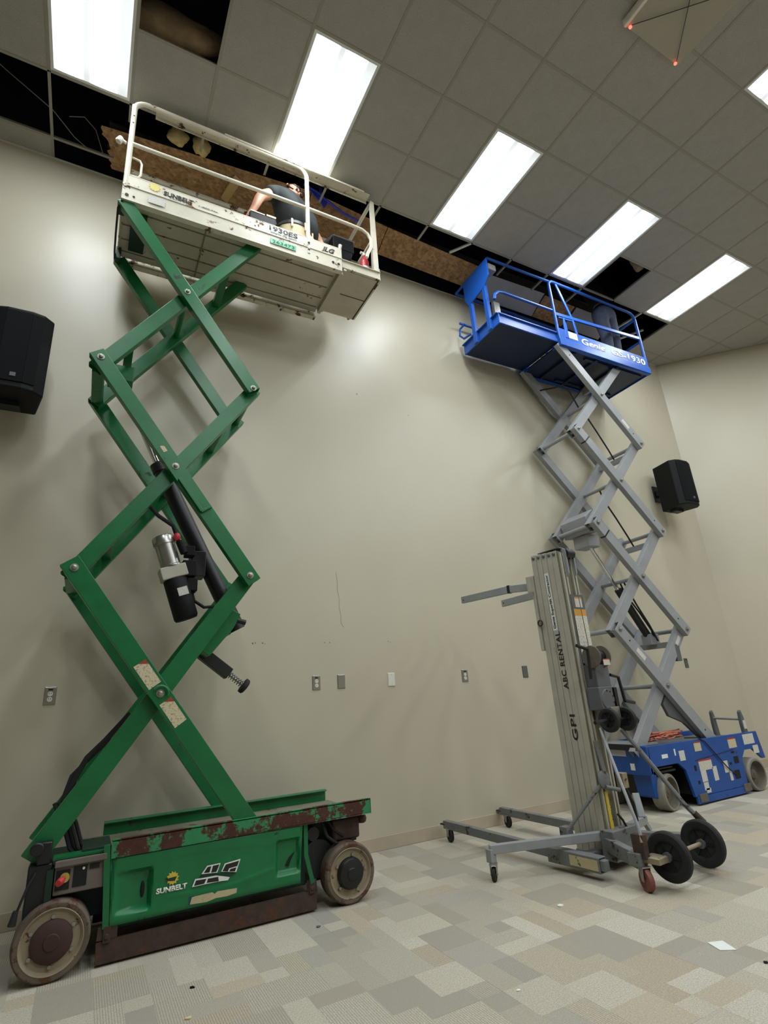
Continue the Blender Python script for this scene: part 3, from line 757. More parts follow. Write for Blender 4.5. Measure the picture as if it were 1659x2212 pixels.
# upright straps beside the door
MB().bar((-.885, -.957, .545), (-.858, -.945, .165), .012, .03, up=(1, 0, 0)).build('door_strap', 'green', GL)
MB().bar((.232, -.93, .47), (.225, -.95, .30), .012, .026, up=(1, 0, 0)).bar((.225, -.95, .31), (.266, -.95, .155), .012, .026, up=(1, 0, 0)).build('door_strap', 'green', GL)
# pothole guard
g = MB().box(-.893, .294, -.942, -.928, .012, .112)
g.box(-.893, -.80, -.942, -.928, .112, .172).box(.235, .294, -.942, -.928, .112, .17)
g.box(-.893, .294, -.94, -.90, .012, .022)
g.build('pothole_guard', 'rust', GL, bevel=.003)
for x in (-.85, .262): MB().box(x - .018, x + .018, -.952, -.93, .1, .175).cyl((x, -.958, .13), (x, -.945, .13), .012).build('guard_hinge', 'rust', GL, bevel=.003)
MB().box(-.893, .294, -.26, -.246, .012, .112).build('pothole_guard', 'rust', GL, bevel=.003)
# wheels
wheel('wheel', GL, (-1.095, -.98, .17), .17, .115, -Y, 'tyre', 'rim_beige', 'rust_hub', .092, .012, 6)
wheel('wheel', GL, (.508, -.98, .168), .168, .115, -Y, 'tyre', 'rim_beige', 'black', .088, .03, 5)
wheel('wheel', GL, (-1.095, -.20, .17), .17, .115, Y, 'tyre', 'rim_beige', 'rust_hub', .092, .012, 6)
wheel('wheel', GL, (.508, -.20, .168), .168, .115, Y, 'tyre', 'rim_beige', 'black', .088, .03, 5)
MB().cyl((-1.095, -.87, .17), (-1.095, -.31, .17), .04).build('axle', 'black', GL)
MB().box(.43, .62, -.90, -.72, .335, .46).cyl((.66, -.9, .44), (.60, -.8, .43), .028).build('steering_knuckle', 'rust', GL, bevel=.015)
MB().box(.46, .57, -.88, -.74, .16, .34).build('steering_fork', 'black', GL, bevel=.01)
MB().box(.42, .62, -.46, -.30, .16, .46).build('steering_knuckle', 'black', GL, bevel=.01)
MB().cyl((.33, -.88, .26), (.33, -.70, .26), .105, seg=24).cyl((.30, -.885, .40), (.30, -.6, .40), .04).box(.25, .41, -.80, -.40, .12, .34).build('drive_motor', 'black', GL)
MB().tube([(.36, -.88, .46), (.38, -.92, .38), (.43, -.92, .34), (.47, -.9, .32)], .01).tube([(.40, -.88, .46), (.44, -.9, .40), (.5, -.9, .36)], .008).build('drive_hose', 'black_rubber', GL)
# ground control box
cb = MB().box(-1.115, -.885, -.945, -.84, .352, .505)
cb = cb.build('control_box', 'controlbox', GL, bevel=.006)
MB().prism([(-1.118, -.945, .475), (-.882, -.945, .478), (-.882, -.965, .48), (-1.118, -.965, .478)], Z * .03).build('control_lip', 'controlbox', cb, bevel=.004)
MB().box(-1.108, -1.045, -.949, -.944, .375, .462).build('recess', 'slot', cb)
MB().box(-1.03, -.968, -.949, -.944, .378, .468).build('key_panel', 'slot', cb)
MB().box(-.958, -.912, -.949, -.944, .446, .468).build('hour_meter', 'slot', cb)
MB().cyl((-1.068, -.949, .428), (-1.068, -.957, .428), .022, seg=20).build('stop_ring', 'yellow', cb)
MB().cyl((-1.072, -.955, .427), (-1.086, -.985, .42), .011, seg=12).cyl((-1.084, -.98, .421), (-1.094, -1.0, .417), .019, .015, seg=12).build('stop_button', 'red', cb)
MB().cyl((-.985, -.948, .456), (-.985, -.953, .456), .006).build('indicator', 'white_plastic', cb)
MB().box(-1.13, -.88, -.93, -.84, .508, .52).build('control_shelf', 'green', GL)
# left end: pivot post, cables, plug
MB().box(-1.235, -1.13, -.93, -.80, .27, .50).box(-1.20, -1.14, -.94, -.88, .5, .60).cyl((-1.205, -.965, .575), (-1.205, -.9, .575), .032).build('pivot_post', 'black', GL, bevel=.006)
MB().box(-1.15, -1.12, -.945, -.85, .27, .47).build('post_plate', 'green_dark', GL)
MB().tube([(-1.20, -.93, .47), (-1.225, -.955, .42), (-1.245, -.958, .36), (-1.26, -.955, .31)], .006).cyl((-1.262, -.955, .325), (-1.272, -.955, .265), .012, .018).build('charger_plug', 'black_rubber', GL)
for k, (a, b) in enumerate([(-1.06, .0), (-1.04, .02), (-1.02, -.02), (-1.0, .03)]):
    MB().tube([(a - .10, -.7 + b, .75), (a - .04, -.72 + b, .63), (a, -.74 + b, .52), (a + .03, -.76 + b, .49)], .011).build('loop_cable', 'black_rubber', GL)
MB().tube([(-1.12, -.6, .74), (-1.07, -.58, .86), (-1.02, -.55, .96), (-.93, -.55, 1.05), (-.8, -.56, 1.2)], .016).tube([(-1.13, -.6, .72), (-1.09, -.57, .87), (-1.03, -.53, .93), (-.9, -.55, 1.06)], .012).build('cable_bundle', 'black_rubber', GL)
# ---- scissor arms, three stages
GXL, GXR, GXC = -1.20, -.145, -.672
gz = [.556, 2.042, 3.528, 5.012]
def arm(par, a, b, y0, y1, w, mat, ext=.055, hollow=.006, name='scissor_arm'):
    p0, p1 = Vector((a[0], (y0 + y1) / 2, a[1])), Vector((b[0], (y0 + y1) / 2, b[1])); d = (p1 - p0).normalized()
    return MB().bar(p0 - d * ext, p1 + d * ext, y1 - y0, w, up=(-d.z, 0, d.x), hollow=hollow).build(name, mat, par, bevel=.005)
def pin(par, x, z, y, r=.0135, mat='zinc', len_=.016):
    return MB().lathe((x, y, z), (0, -1, 0), [(r * 1.75, 0), (r * 1.75, .004), (r, .0045), (r, len_), (r * .7, len_ + .003)], 18).build('pivot_pin', mat, par)
for s in range(3):
    z0, z1 = gz[s], gz[s + 1]; zc = (z0 + z1) / 2; w = .112 if s == 0 else .102
    for y0, y1 in ((-.945, -.885), (-.295, -.235)): arm(GL, (GXR, z0), (GXL + (.03 if s == 2 else 0), z1 - (.04 if s == 2 else 0)), y0, y1, w, 'green', ext=.055 if s < 2 else .02)
    for y0, y1 in ((-.875, -.815), (-.365, -.305)): arm(GL, (GXL, z0), (GXR, z1), y0, y1, w, 'green')
    pin(GL, GXC, zc, -.946)
    MB().cyl((GXC, -.89, zc), (GXC, -.24, zc), .028).build('centre_shaft', 'green', GL)
    for x in (GXL, GXR):
        if s < 2:
            pin(GL, x, z1, -.946)
            MB().cyl((x, -.88, z1), (x, -.30, z1), .03).build('cross_shaft', 'green', GL)
    # welded spreader tube between the inner arms
    d = (Vector((GXR, 0, z1)) - Vector((GXL, 0, z0))).normalized()
    for f in (.16, .80):
        p = Vector((GXL, 0, z0)).lerp(Vector((GXR, 0, z1)), f)
        MB().box(p.x - .03, p.x + .03, -.82, -.36, p.z - .03, p.z + .03).build('spreader_tube', 'green', GL, bevel=.004)
# gusset plates at the left joints
for z in gz[1:3]:
    MB().box(GXL - .05, GXL + .02, -.815, -.365, z - .045, z + .02).build('joint_plate', 'green', GL, bevel=.004)
# bracket over the lowest centre pin, and its notices
MB().tube(arc((GXC, -.965, 1.299), .042, -20, 150, 8, X, Z), .008).build('pin_guard', 'green', GL)
d0 = (Vector((GXR, 0, gz[0])) - Vector((GXL, 0, gz[1]))).normalized()
u0 = Vector((-d0.z, 0, d0.x)); u0 = u0 if u0.x > 0 else -u0
for f, mt in ((.425, 'sticker_cream'), (.575, 'sticker_cream')):
    p = Vector((GXL, -.9455, gz[1])).lerp(Vector((GXR, -.9455, gz[0])), f); decal('warning_label', mt, GL, p, d0, u0, .165, .078)
p = Vector((GXL, -.9455, gz[2])).lerp(Vector((GXR, -.9455, gz[1])), .42); decal('small_label', 'sticker_cream', GL, p, d0, u0, .05, .028)
a = Vector((GXL, -.955, gz[2])).lerp(Vector((GXR, -.955, gz[1])), .55); b = Vector((GXL, -.955, gz[2])).lerp(Vector((GXR, -.955, gz[1])), .70)
MB().bar(a - u0 * .03, b - u0 * .03, .018, .022, up=u0).bar(b - u0 * .035, b + u0 * .045, .016, .018, up=d0).build('safety_prop', 'green', GL, bevel=.003)
# ---- lift cylinder, power unit, bump stop
cl = MB().cyl((-.14, -.59, 1.72), (-.735, -.59, 2.90), .058, seg=24)
c_ = cl.build('lift_cylinder', 'black', GL)
MB().cyl((-.72, -.59, 2.87), (-1.06, -.59, 3.60), .03, seg=18).build('cylinder_rod', 'chrome', c_)
MB().cyl((-.752, -.59, 2.94), (-.725, -.59, 2.88), .064, seg=24).build('gland', 'black', c_)
MB().tube([(-.78, -.62, 2.95), (-.93, -.64, 3.3), (-1.05, -.62, 3.62)], .007).build('pilot_line', 'steel', c_)
MB().box(-1.15, -.98, -.66, -.52, 3.55, 3.68).build('rod_bracket', 'green', GL, bevel=.006)
MB().box(-.30, -.20, -.66, -.52, 1.68, 1.78).build('cylinder_bracket', 'green', GL, bevel=.006)
pu = MB(); ax = Vector((.185, 0, -.55)).normalized(); m0 = Vector((-.705, -.74, 2.335))
pu = MB().lathe(m0, ax, [(.062, 0), (.072, .012), (.074, .06), (.074, .063), (.066, .066), (.066, .21), (.072, .215), (.072, .225)], 24).build('pump_motor', 'steel', GL)
p1 = m0 + ax * .225
MB().bar(p1, p1 + ax * .085, .13, .17, up=(1, 0, .28)).build('valve_block', 'alu', pu, bevel=.006)
p2 = p1 + ax * .085
MB().lathe(p2, ax, [(.07, 0), (.078, .01), (.078, .27), (.07, .285), (.02, .288)], 24).build('oil_tank', 'black_plastic', pu)
decal('tank_label', 'sticker_white', pu, p2 + ax * .10 + Vector((.015, -.079, 0)), (ax.z * -1, 0, ax.x), -ax, .065, .055)
MB().box(-.565, -.475, -.78, -.66, 2.06, 2.17).box(-.555, -.49, -.79, -.70, 2.20, 2.27).cyl((-.60, -.79, 2.30), (-.56, -.79, 2.21), .026).box(-.53, -.46, -.77, -.66, 1.96, 2.05).build('solenoid', 'black_plastic', pu, bevel=.006)
MB().ball((-.615, -.79, 2.325), .024, scale=(1, 1, 1.3)).build('red_cap', 'red', pu)
MB().tube([(-.60, -.70, 2.34), (-.64, -.74, 2.42), (-.74, -.75, 2.48), (-.83, -.76, 2.57)], .014).build('hose', 'black_rubber', pu)
MB().tube([(-.50, -.72, 2.0), (-.47, -.72, 1.9), (-.40, -.70, 1.86), (-.3, -.64, 1.88)], .011).build('hose', 'black_rubber', pu)
MB().box(-.50, -.40, -.70, -.56, 2.08, 2.26).build('clamp', 'black', GL, bevel=.004)
bs = Vector((.205, 0, -.16)).normalized(); b0 = Vector((-.42, -.62, 1.585))
bst = MB().bar(b0, b0 + bs * .28, .078, .078, up=(0, 1, 0)).build('bump_stop', 'black', GL, bevel=.004)
MB().cyl(b0 + bs * .28, b0 + bs * .42, .010).tube([b0 + bs * (.28 + .0026 * k) + (Vector((0, 1, 0)) * math.cos(k * .9) + bs.cross(Y) * math.sin(k * .9)) * .022 for k in range(46)], .004, 5).build('stop_spring', 'steel', bst)
MB().lathe(b0 + bs * .40, bs, [(.025, 0), (.052, .004), (.052, .026), (.042, .034)], 24).build('stop_pad', 'black_rubber', bst)
MB().prism([(-.17, -.81, 1.80), (-.22, -.81, 1.70), (-.37, -.81, 1.52), (-.43, -.81, 1.56), (-.25, -.81, 1.84)], Y * .16).build('stop_bracket', 'green', GL, bevel=.006)
MB().cyl((-.20, -.74, 1.77), (-.12, -.74, 1.75), .018).build('bracket_pin', 'black', GL)
# ---- platform
PX0, PX1, PY0, PY1 = -1.202, .665, -.962, -.22
pf = MB().box(PX0, PX1, PY0 + .03, PY1 - .03, 5.048, 5.066)
pf = pf.build('platform_deck', 'white_under', GL)
for y in (-.79, -.63, -.47, -.33): MB().box(PX0 + .02, PX1 - .02, y - .004, y + .004, 5.041, 5.049).build('deck_seam', 'dusty', pf)
MB().box(-.55, -.54, PY0 + .05, PY1 - .05, 5.040, 5.049).build('deck_seam', 'dusty', pf)
tb = MB()
tb.box(PX0, PX1, PY0, PY0 + .008, 4.972, 5.236).box(PX0, PX1, PY0, PY0 + .05, 4.972, 4.98).box(PX0, PX1, PY0 - .006, PY0 + .002, 5.112, 5.124).box(PX0, PX1, PY0, PY0 + .03, 5.228, 5.236)
tb = tb.build('toe_board', 'white_rust', GL, bevel=.002)
MB().box(PX0, PX1, PY1 - .008, PY1, 4.972, 5.236).box(PX0, PX1, PY1 - .05, PY1, 4.972, 4.98).build('toe_board', 'white_worn', GL, bevel=.002)
MB().box(PX0, PX0 + .008, PY0 + .01, PY1 - .01, 5.03, 5.23).build('toe_board', 'white_rust', GL, bevel=.002)
for x in (-1.165, -1.115): MB().cyl((x, PY0 - .001, 5.02), (x, PY0 - .003, 5.02), .014 if x < -1.14 else .009, seg=18).build('slot_hole', 'rust' if x < -1.14 else 'slot', tb)
for x in (.575, .63): MB().cyl((x, PY0 - .001, 5.04), (x, PY0 - .003, 5.04), .013, seg=18).build('slot_hole', 'slot', tb)
yt = PY0 - .0066
sun((-.975, 5.19), .045, 'ink_yellow_pale', tb, PY0 - .0005)
tl = Vector((1, 0, .0))
text('SUNBELT', .062, (-.905, yt + .0062, 5.146), X, Z, 'ink_black', tb, offset=.002, width=.23)
text('RENTALS', .02, (-.86, yt + .0062, 5.124), X, Z, 'ink_navy', tb, width=.16)
text('1-800-No. 0000'[:9], .022, (-.63, yt + .0062, 5.15), X, Z, 'ink_navy', tb, width=.16)
text('1930ES', .072, (-.03, yt + .0062, 5.172), X, Z, 'ink_navy', tb, offset=.0015, width=.26)
text('www.jlg.com', .038, (-.02, yt + .0062, 5.137), X, Z, 'ink_navy', tb, width=.24)
text('JLG', .075, (.455, yt + .0062, 5.14), X, Z, 'ink_black', tb, offset=.003, shear=.35, width=.14)
d_ = decal('number_label', 'sticker_green', tb, (.095, yt, 5.045), X, Z, .235, .055)
text('263473', .045, (-.005, yt - .0016, 5.028), X, Z, 'green_dark', tb, width=.2)
decal('notice', 'sticker_white', tb, (-.95, yt, 5.05), X, Z, .12, .075)
# guard rails: front hoop, mid rail, far side, ends
def rail(pts, r, name='guard_rail', mat='white_rust'): return MB().tube(pts, r, 10).build(name, mat, GL)
front = [(-1.182, -.948, 5.1), (-1.182, -.948, 5.98)] + arc((-1.08, -.948, 5.985), .102, 180, 90, 6, X, Z) + [(.22, -.948, 6.087)] + arc((.235, -.948, 5.985), .102, 90, 0, 6, X, Z) + [(.337, -.948, 5.05)]
rail(front, .021)
MB().box(-1.02, 1.02, -.962, -.875, 6.092, 6.102).box(-1.02, 1.02, -.88, -.875, 6.06, 6.1).build('top_channel', 'white_worn', GL)
MB().box(-.45, .95, -.975, -.968, 6.085, 6.105).build('slide_track', 'white_worn', GL)
rail([(-1.182, -.948, 5.585), (.337, -.948, 5.605), (.80, -.925, 5.63), (.93, -.915, 5.635)] + [(.99, -.91, 5.61), (1.025, -.91, 5.55), (1.02, -.91, 5.45), (.98, -.91, 5.36), (.965, -.91, 5.30)], .017)
rail([(-1.182, -.235, 5.1), (-1.182, -.235, 6.05), (-1.14, -.235, 6.088), (1.02, -.235, 6.09), (1.06, -.235, 6.05), (1.06, -.235, 5.1)], .019, mat='white_worn')
rail([(-1.182, -.235, 5.6), (1.06, -.235, 5.6)], .016, mat='white_worn')
MB().box(-1.17, 1.05, -.25, -.222, 6.10, 6.112).build('top_channel', 'white_worn', GL)
rail([(-1.19, -.93, 5.6), (-1.19, -.25, 5.6)], .016)
rail([(-1.19, -.93, 6.05), (-1.19, -.25, 6.05)], .017)
rail([(-1.168, -.93, 5.26), (-1.10, -.93, 5.27), (-1.085, -.93, 5.30), (-1.085, -.93, 5.42), (-1.10, -.93, 5.45), (-1.168, -.93, 5.46)], .009, 'gate_handle')
for x, z in ((-1.182, 5.88), (-1.182, 5.80)): MB().cyl((x, -.970, z), (x, -.968, z), .007, seg=8).build('bolt', 'slot', GL)
for z in (5.17, 5.09): MB().cyl((.337, -.97, z), (.337, -.966, z), .011, seg=8).build('bolt', 'slot', GL)
MB().prism([(.337, -.958, 5.236), (.40, -.958, 5.236), (.34, -.958, 5.29)], Y * .008).build('post_gusset', 'white_rust', GL)
# roll-out extension deck
MB().box(.60, 1.088, -.90, -.30, 5.052, 5.066).build('extension_deck', 'white_under', GL)
MB().box(.665, 1.09, -.925, -.91, 5.066, 5.145).box(.665, 1.09, -.925, -.885, 5.058, 5.066).box(.665, 1.09, -.94, -.91, 5.138, 5.146).build('extension_side', 'white_worn', GL, bevel=.002)
MB().box(.665, 1.09, -.31, -.295, 5.05, 5.145).build('extension_side', 'white_worn', GL, bevel=.002)
MB().box(1.08, 1.095, -.92, -.30, 5.045, 5.20).build('extension_end', 'white_worn', GL, bevel=.002)
MB().box(.70, .73, -.92, -.30, 5.03, 5.052).box(.67, .70, -.90, -.30, 5.0, 5.06).build('roller_channel', 'white_under', GL)
MB().box(.8, 1.07, -.602, -.598, 5.046, 5.053).build('deck_seam', 'rust', GL)
MB().box(1.07, 1.096, -.92, -.30, 5.046, 5.053).build('rust_edge', 'rust', GL)
MB().box(.68, .72, -.88, -.80, 5.01, 5.05).build('roller', 'white_under', GL, bevel=.01)
# end post plate of the extension
MB().prism([(1.035, -.915, 5.14), (1.09, -.915, 5.14), (1.09, -.915, 6.08), (1.05, -.915, 6.09), (1.035, -.915, 5.98)], Y * .014).prism([(1.076, -.905, 5.14), (1.076, -.78, 5.14), (1.076, -.83, 5.9), (1.076, -.87, 6.07), (1.076, -.905, 6.07)], X * .013).build('end_post', 'white_rust', GL, bevel=.003)
MB().box(1.035, 1.09, -.31, -.296, 5.14, 6.08).build('end_post', 'white_worn', GL, bevel=.003)
rail([(1.065, -.90, 6.08), (1.065, -.30, 6.08)], .019); rail([(1.065, -.90, 5.6), (1.065, -.30, 5.6)], .016)
# platform control box hung on the extension rail
pc = MB().box(.74, .98, -.62, -.42, 5.62, 5.78).prism([(.76, -.62, 5.62), (.96, -.62, 5.62), (.93, -.62, 5.45), (.80, -.62, 5.45)], Y * .18)
pc = pc.build('platform_controller', 'black_plastic', GL, bevel=.01)
MB().prism([(.74, -.625, 5.78), (.99, -.625, 5.78), (.99, -.40, 5.9), (.74, -.40, 5.9)], (0, .02, -.03)).build('controller_top', 'grey_dark', pc)
MB().tube([(.80, -.60, 5.46), (.77, -.62, 5.4), (.79, -.63, 5.3), (.83, -.63, 5.2), (.84, -.6, 5.08)], .008).build('controller_cable', 'black_rubber', pc)
MB().cyl((.79, -.64, 5.52), (.80, -.66, 5.62), .012, .02).build('joystick', 'white_plastic', pc)
MB().box(.80, .92, -.45, -.33, 5.46, 5.5).box(.84, .88, -.36, -.22, 5.5, 5.62).build('controller_bracket', 'black', pc)
# slack chain and cable at the left underside
MB().tube([(-1.19, -.95, 4.96), (-1.215, -.9, 4.93), (-1.22, -.6, 4.97), (-1.22, -.35, 4.99), (-1.215, -.26, 4.98)], .008).build('platform_cable', 'black_rubber', GL)
MB().box(-1.21, -1.17, -.90, -.83, 4.93, 5.05).box(-1.21, -1.17, -.36, -.29, 4.93, 5.05).box(-1.12, -1.0, -.80, -.38, 5.02, 5.045).build('pivot_bracket', 'green_dark', GL)
MB().cyl((-1.215, -.94, 5.58), (-1.26, -.94, 5.60), .012, seg=10).lathe((-1.25, -.94, 5.62), (-.4, 0, -1), [(.012, 0), (.022, .01), (.026, .05), (.02, .06)], 14).build('cup_light', 'white_plastic', GL)

# ================================================================== BLUE SCISSOR LIFT
BL = thing('scissor_lift', (4.6, -.42, 0), 'blue scissor lift with grey scissor arms raised near the corner', 'scissor lift', 'scissor lifts')
BY0, BY1 = -.79, -.05
# ---- chassis
side = [(4.27, .08), (5.16, .08), (5.17, .33), (5.25, .41), (5.40, .41), (5.55, .30), (5.60, .30), (5.55, .575), (3.72, .585), (3.70, .33), (3.78, .40), (4.12, .40), (4.21, .33)]
MB().prism([(x, BY0, z) for x, z in side], Y * .03).build('side_panel', 'blue_base', BL, bevel=.004)
MB().prism([(x, BY1, z) for x, z in side], Y * -.03).build('side_panel', 'blue_base', BL, bevel=.004)
MB().box(4.27, 5.16, BY0 + .03, BY1 - .03, .10, .50).box(3.85, 5.5, -.60, -.24, .12, .52).build('chassis', 'black', BL, bevel=.004)
MB().box(3.695, 3.73, BY0, BY1, .33, .585).box(3.70, 3.80, BY0 + .02, BY1 - .02, .56, .585).build('end_panel', 'blue_base', BL, bevel=.004)
MB().box(3.69, 3.70, -.55, -.28, .49, .56).build('end_notch', 'drywall', BL)
MB().prism([(3.74, -.74, .33), (3.84, -.74, .33), (3.80, -.74, .12), (3.76, -.74, .14)], Y * .2).build('under_guard', 'blue_base', BL, bevel=.01)
MB().box(3.75, 5.5, BY0 + .06, BY1 - .06, .50, .53).build('deck_tray', 'grey_dark', BL)
MB().box(3.68, 4.0, -.70, -.1, .585, .60).build('step_plate', 'grey', BL)
MB().box(3.66, 3.70, -.70, -.1, .55, .60).build('step_edge', 'black', BL)
MB().box(4.29, 5.17, BY0 - .004, BY0 + .02, .015, .078).build('pothole_guard', 'blue_base', BL, bevel=.004)
for x in (4.32, 5.07): MB().box(x, x + .12, BY0 - .012, BY0, .03, .10).build('guard_hinge', 'rim_grey', BL)
MB().box(4.29, 5.17, BY1 - .02, BY1, .015, .078).build('pothole_guard', 'blue_base', BL)
# steer wheel turned in, rear wheel straight
ang = math.radians(13); wo = Vector((math.sin(ang) * .9, -math.cos(ang), 0)).normalized()
wc = Vector((3.95, -.70, .162))
wheel('wheel', BL, wc + wo * .07, .162, .13, wo, 'tyre_grey', 'rim_grey', 'rim_grey', .05, .01, 0, .06)
wheel('wheel', BL, (5.36, -.80, .162), .162, .12, -Y, 'tyre_grey', 'rim_grey', 'rim_grey', .05, .01, 0, .06)
wheel('wheel', BL, (3.95, -.06, .162), .162, .12, Y, 'tyre_grey', 'rim_grey', 'rim_grey', .05, .01, 0, .06)
wheel('wheel', BL, (5.36, -.06, .162), .162, .12, Y, 'tyre_grey', 'rim_grey', 'rim_grey', .05, .01, 0, .06)
MB().box(3.86, 4.06, -.66, -.52, .30, .40).box(3.82, 4.1, -.76, -.60, .335, .355).box(3.84, 4.05, -.77, -.62, .37, .385).build('steer_yoke', 'black', BL, bevel=.005)
MB().cyl((5.36, -.70, .162), (5.36, -.15, .162), .04).cyl((3.95, -.6, .162), (3.95, -.15, .162), .04).build('axle', 'black', BL)
# notices on the base
for x, z, w, h, mt in [(4.53, .345, .21, .10, 'sticker_warn'), (4.47, .245, .085, .10, 'sticker_white'), (4.66, .25, .07, .13, 'sticker_white'), (4.47, .155, .075, .07, 'sticker_white'), (4.49, .115, .07, .04, 'sticker_white'),
                        (4.86, .29, .075, .11, 'sticker_white'), (4.91, .20, .045, .09, 'sticker_white'), (4.20, .46, .085, .09, 'sticker_white'), (4.47, .52, .11, .09, 'sticker_cream'), (5.06, .50, .14, .10, 'sticker_cream'),
                        (5.37, .51, .20, .10, 'sticker_white'), (5.46, .40, .10, .08, 'sticker_white'), (3.94, .48, .09, .035, 'ink_white'), (4.10, .50, .02, .06, 'ink_white')]:
    decal('notice', mt, BL, (x, BY0 - .0002, z), X, Z, w, h)
decal('notice', 'ink_white', BL, (3.6945, -.60, .40), (0, -1, 0), Z, .05, .06)
for x, z, w, h in [(5.06, .335, .075, .065), (5.02, .20, .085, .08), (4.36, .33, .03, .05), (4.37, .20, .03, .03), (4.95, .31, .03, .022), (5.03, .41, .05, .018)]:
    MB().box(x - w / 2, x + w / 2, BY0 - .003, BY0 + .004, z - h / 2, z + h / 2).build('panel_opening', 'slot', BL)
MB().tube([(4.38, BY0 - .002, .395), (4.7, BY0 - .002, .415), (5.05, BY0 - .002, .435)], .003, 6).build('panel_crease', 'blue_dark', BL)
# entry ladder at the right end
for y in (-.385, -.712):
    MB().prism([(5.47, y, .50), (5.545, y, .50), (5.525, y, .72), (5.50, y, .80), (5.475, y, .78), (5.465, y, .66)], Y * .035).build('ladder_rail', 'grey_dark', BL, bevel=.004)
MB().cyl((5.495, -.70, .70), (5.495, -.36, .715), .013).build('ladder_rung', 'grey', BL)
decal('notice', 'sticker_white', BL, (5.508, -.7125, .645), X, Z, .05, .09)
# ---- scissor arms, four stages
BXL, BXR, BXC = 3.71, 4.81, 4.26
bz = [.541 + 1.1545 * k for k in range(5)]
for s in range(4):
    z0, z1 = bz[s], bz[s + 1]; zc = (z0 + z1) / 2; w = .122 if s == 0 else .112
    for y0, y1 in ((-.766, -.704), (-.137, -.075)): arm(BL, (BXR, z0), (BXL, z1), y0, y1, w, 'grey', ext=.05, hollow=.005)
    for y0, y1 in ((-.699, -.637), (-.205, -.143)): arm(BL, (BXL, z0), (BXR, z1), y0, y1, w, 'grey', ext=.05, hollow=.005)
    pin(BL, BXC, zc, -.766, .015)
    MB().cyl((BXC, -.70, zc), (BXC, -.15, zc), .022).build('centre_shaft', 'grey', BL)
    for x in (BXL, BXR):
        if s < 3: pin(BL, x, z1, -.766, .015)
        if s < 3: MB().cyl((x, -.70, z1), (x, -.14, z1), .024).build('cross_shaft', 'grey', BL)
    p = Vector((BXL, 0, z0)).lerp(Vector((BXR, 0, z1)), .87)
    MB().box(p.x - .025, p.x + .025, -.65, -.19, p.z - .03, p.z + .03).build('spreader_tube', 'grey', BL, bevel=.004)
    # black wear strap near the joints
    d = (Vector((BXR, 0, z0)) - Vector((BXL, 0, z1))).normalized(); q = Vector((BXL, -.735, z1)) + d * .16
    if s in (1, 2): MB().bar(q - d * .008, q + d * .008, .066, .116, up=(-d.z, 0, d.x)).build('wear_strap', 'black', BL)
    for f in (.10, .90):
        q = Vector((BXL, -.766, z1)).lerp(Vector((BXR, -.766, z0)), f); MB().cyl(q, q - Y * .001, .009, seg=12).build('arm_hole', 'slot', BL)
# gusset below the lowest outer arm
d = (Vector((BXR, 0, bz[0])) - Vector((BXL, 0, bz[1]))).normalized(); u = Vector((-d.z, 0, d.x)); u = -u if u.z > 0 else u
A = Vector((BXC, -.70, (bz[0] + bz[1]) / 2)); e = Vector((BXR, -.70, bz[0]))
MB().prism([A + d * .08, A + d * .10 + u * .16, A + d * .22 + u * .20, A + d * .42 + u * .10, e + u * .05, e], Y * .035).build('arm_gusset', 'grey_dark', BL, bevel=.004)
# lift cylinders and hydraulic lines
def cylinder(a, b, f, r):
    a, b = Vector(a), Vector(b); m = a.lerp(b, f)
    c = MB().cyl(a, m, r, seg=20).build('lift_cylinder', 'black', BL)
    MB().cyl(m, b, r * .55, seg=14).build('cylinder_rod', 'chrome', c)
cylinder((4.62, -.42, 1.62), (3.90, -.42, 2.72), .52, .042)
MB().box(4.55, 4.70, -.48, -.36, 1.56, 1.68).build('cylinder_mount', 'grey', BL, bevel=.006)
MB().box(3.80, 3.98, -.52, -.30, 2.66, 2.80).build('cylinder_mount', 'grey', BL, bevel=.006)
MB().prism([(3.72, -.60, 2.98), (3.86, -.60, 3.08), (4.0, -.60, 2.98), (3.92, -.60, 2.82), (3.76, -.60, 2.80)], Y * .38).build('cable_box', 'grey', BL, bevel=.006)
for pts in ([(4.667, -.45, 3.87), (4.56, -.47, 4.0), (4.42, -.47, 4.22), (4.30, -.45, 4.45), (4.262, -.44, 4.59)], [(4.262, -.40, 4.57), (4.12, -.42, 4.79), (4.0, -.42, 4.86), (3.92, -.36, 4.84), (3.90, -.2, 4.90), (3.9, -.12, 4.93)],
            [(4.667, -.45, 2.71), (4.56, -.47, 2.84), (4.42, -.47, 3.06), (4.30, -.45, 3.28), (4.262, -.44, 3.43)], [(4.667, -.45, 1.56), (4.58, -.49, 1.72), (4.44, -.49, 1.92), (4.30, -.46, 2.14), (4.262, -.45, 2.28)], [(4.64, -.50, 1.6), (4.52, -.52, 1.78), (4.38, -.52, 2.0), (4.27, -.50, 2.26)]):
    MB().tube(pts, .010, 8).build('hydraulic_hose', 'black_rubber', BL)
MB().box(4.62, 4.70, -.70, -.64, 1.36, 1.54).build('junction_box', 'grey_dark', BL, bevel=.006)
for f, s in ((.22, 0), (.80, 3)):
    q = Vector((BXL, -.7655, bz[s + 1])).lerp(Vector((BXR, -.7655, bz[s])), f); decal('arm_notice', 'sticker_white', BL, q, d, -u, .14, .05)
q = Vector((BXL, -.7005, bz[0])).lerp(Vector((BXR, -.7005, bz[1])), .9); decal('arm_notice', 'sticker_white', BL, q, (.69, 0, .72), (-.72, 0, .69), .12, .045)
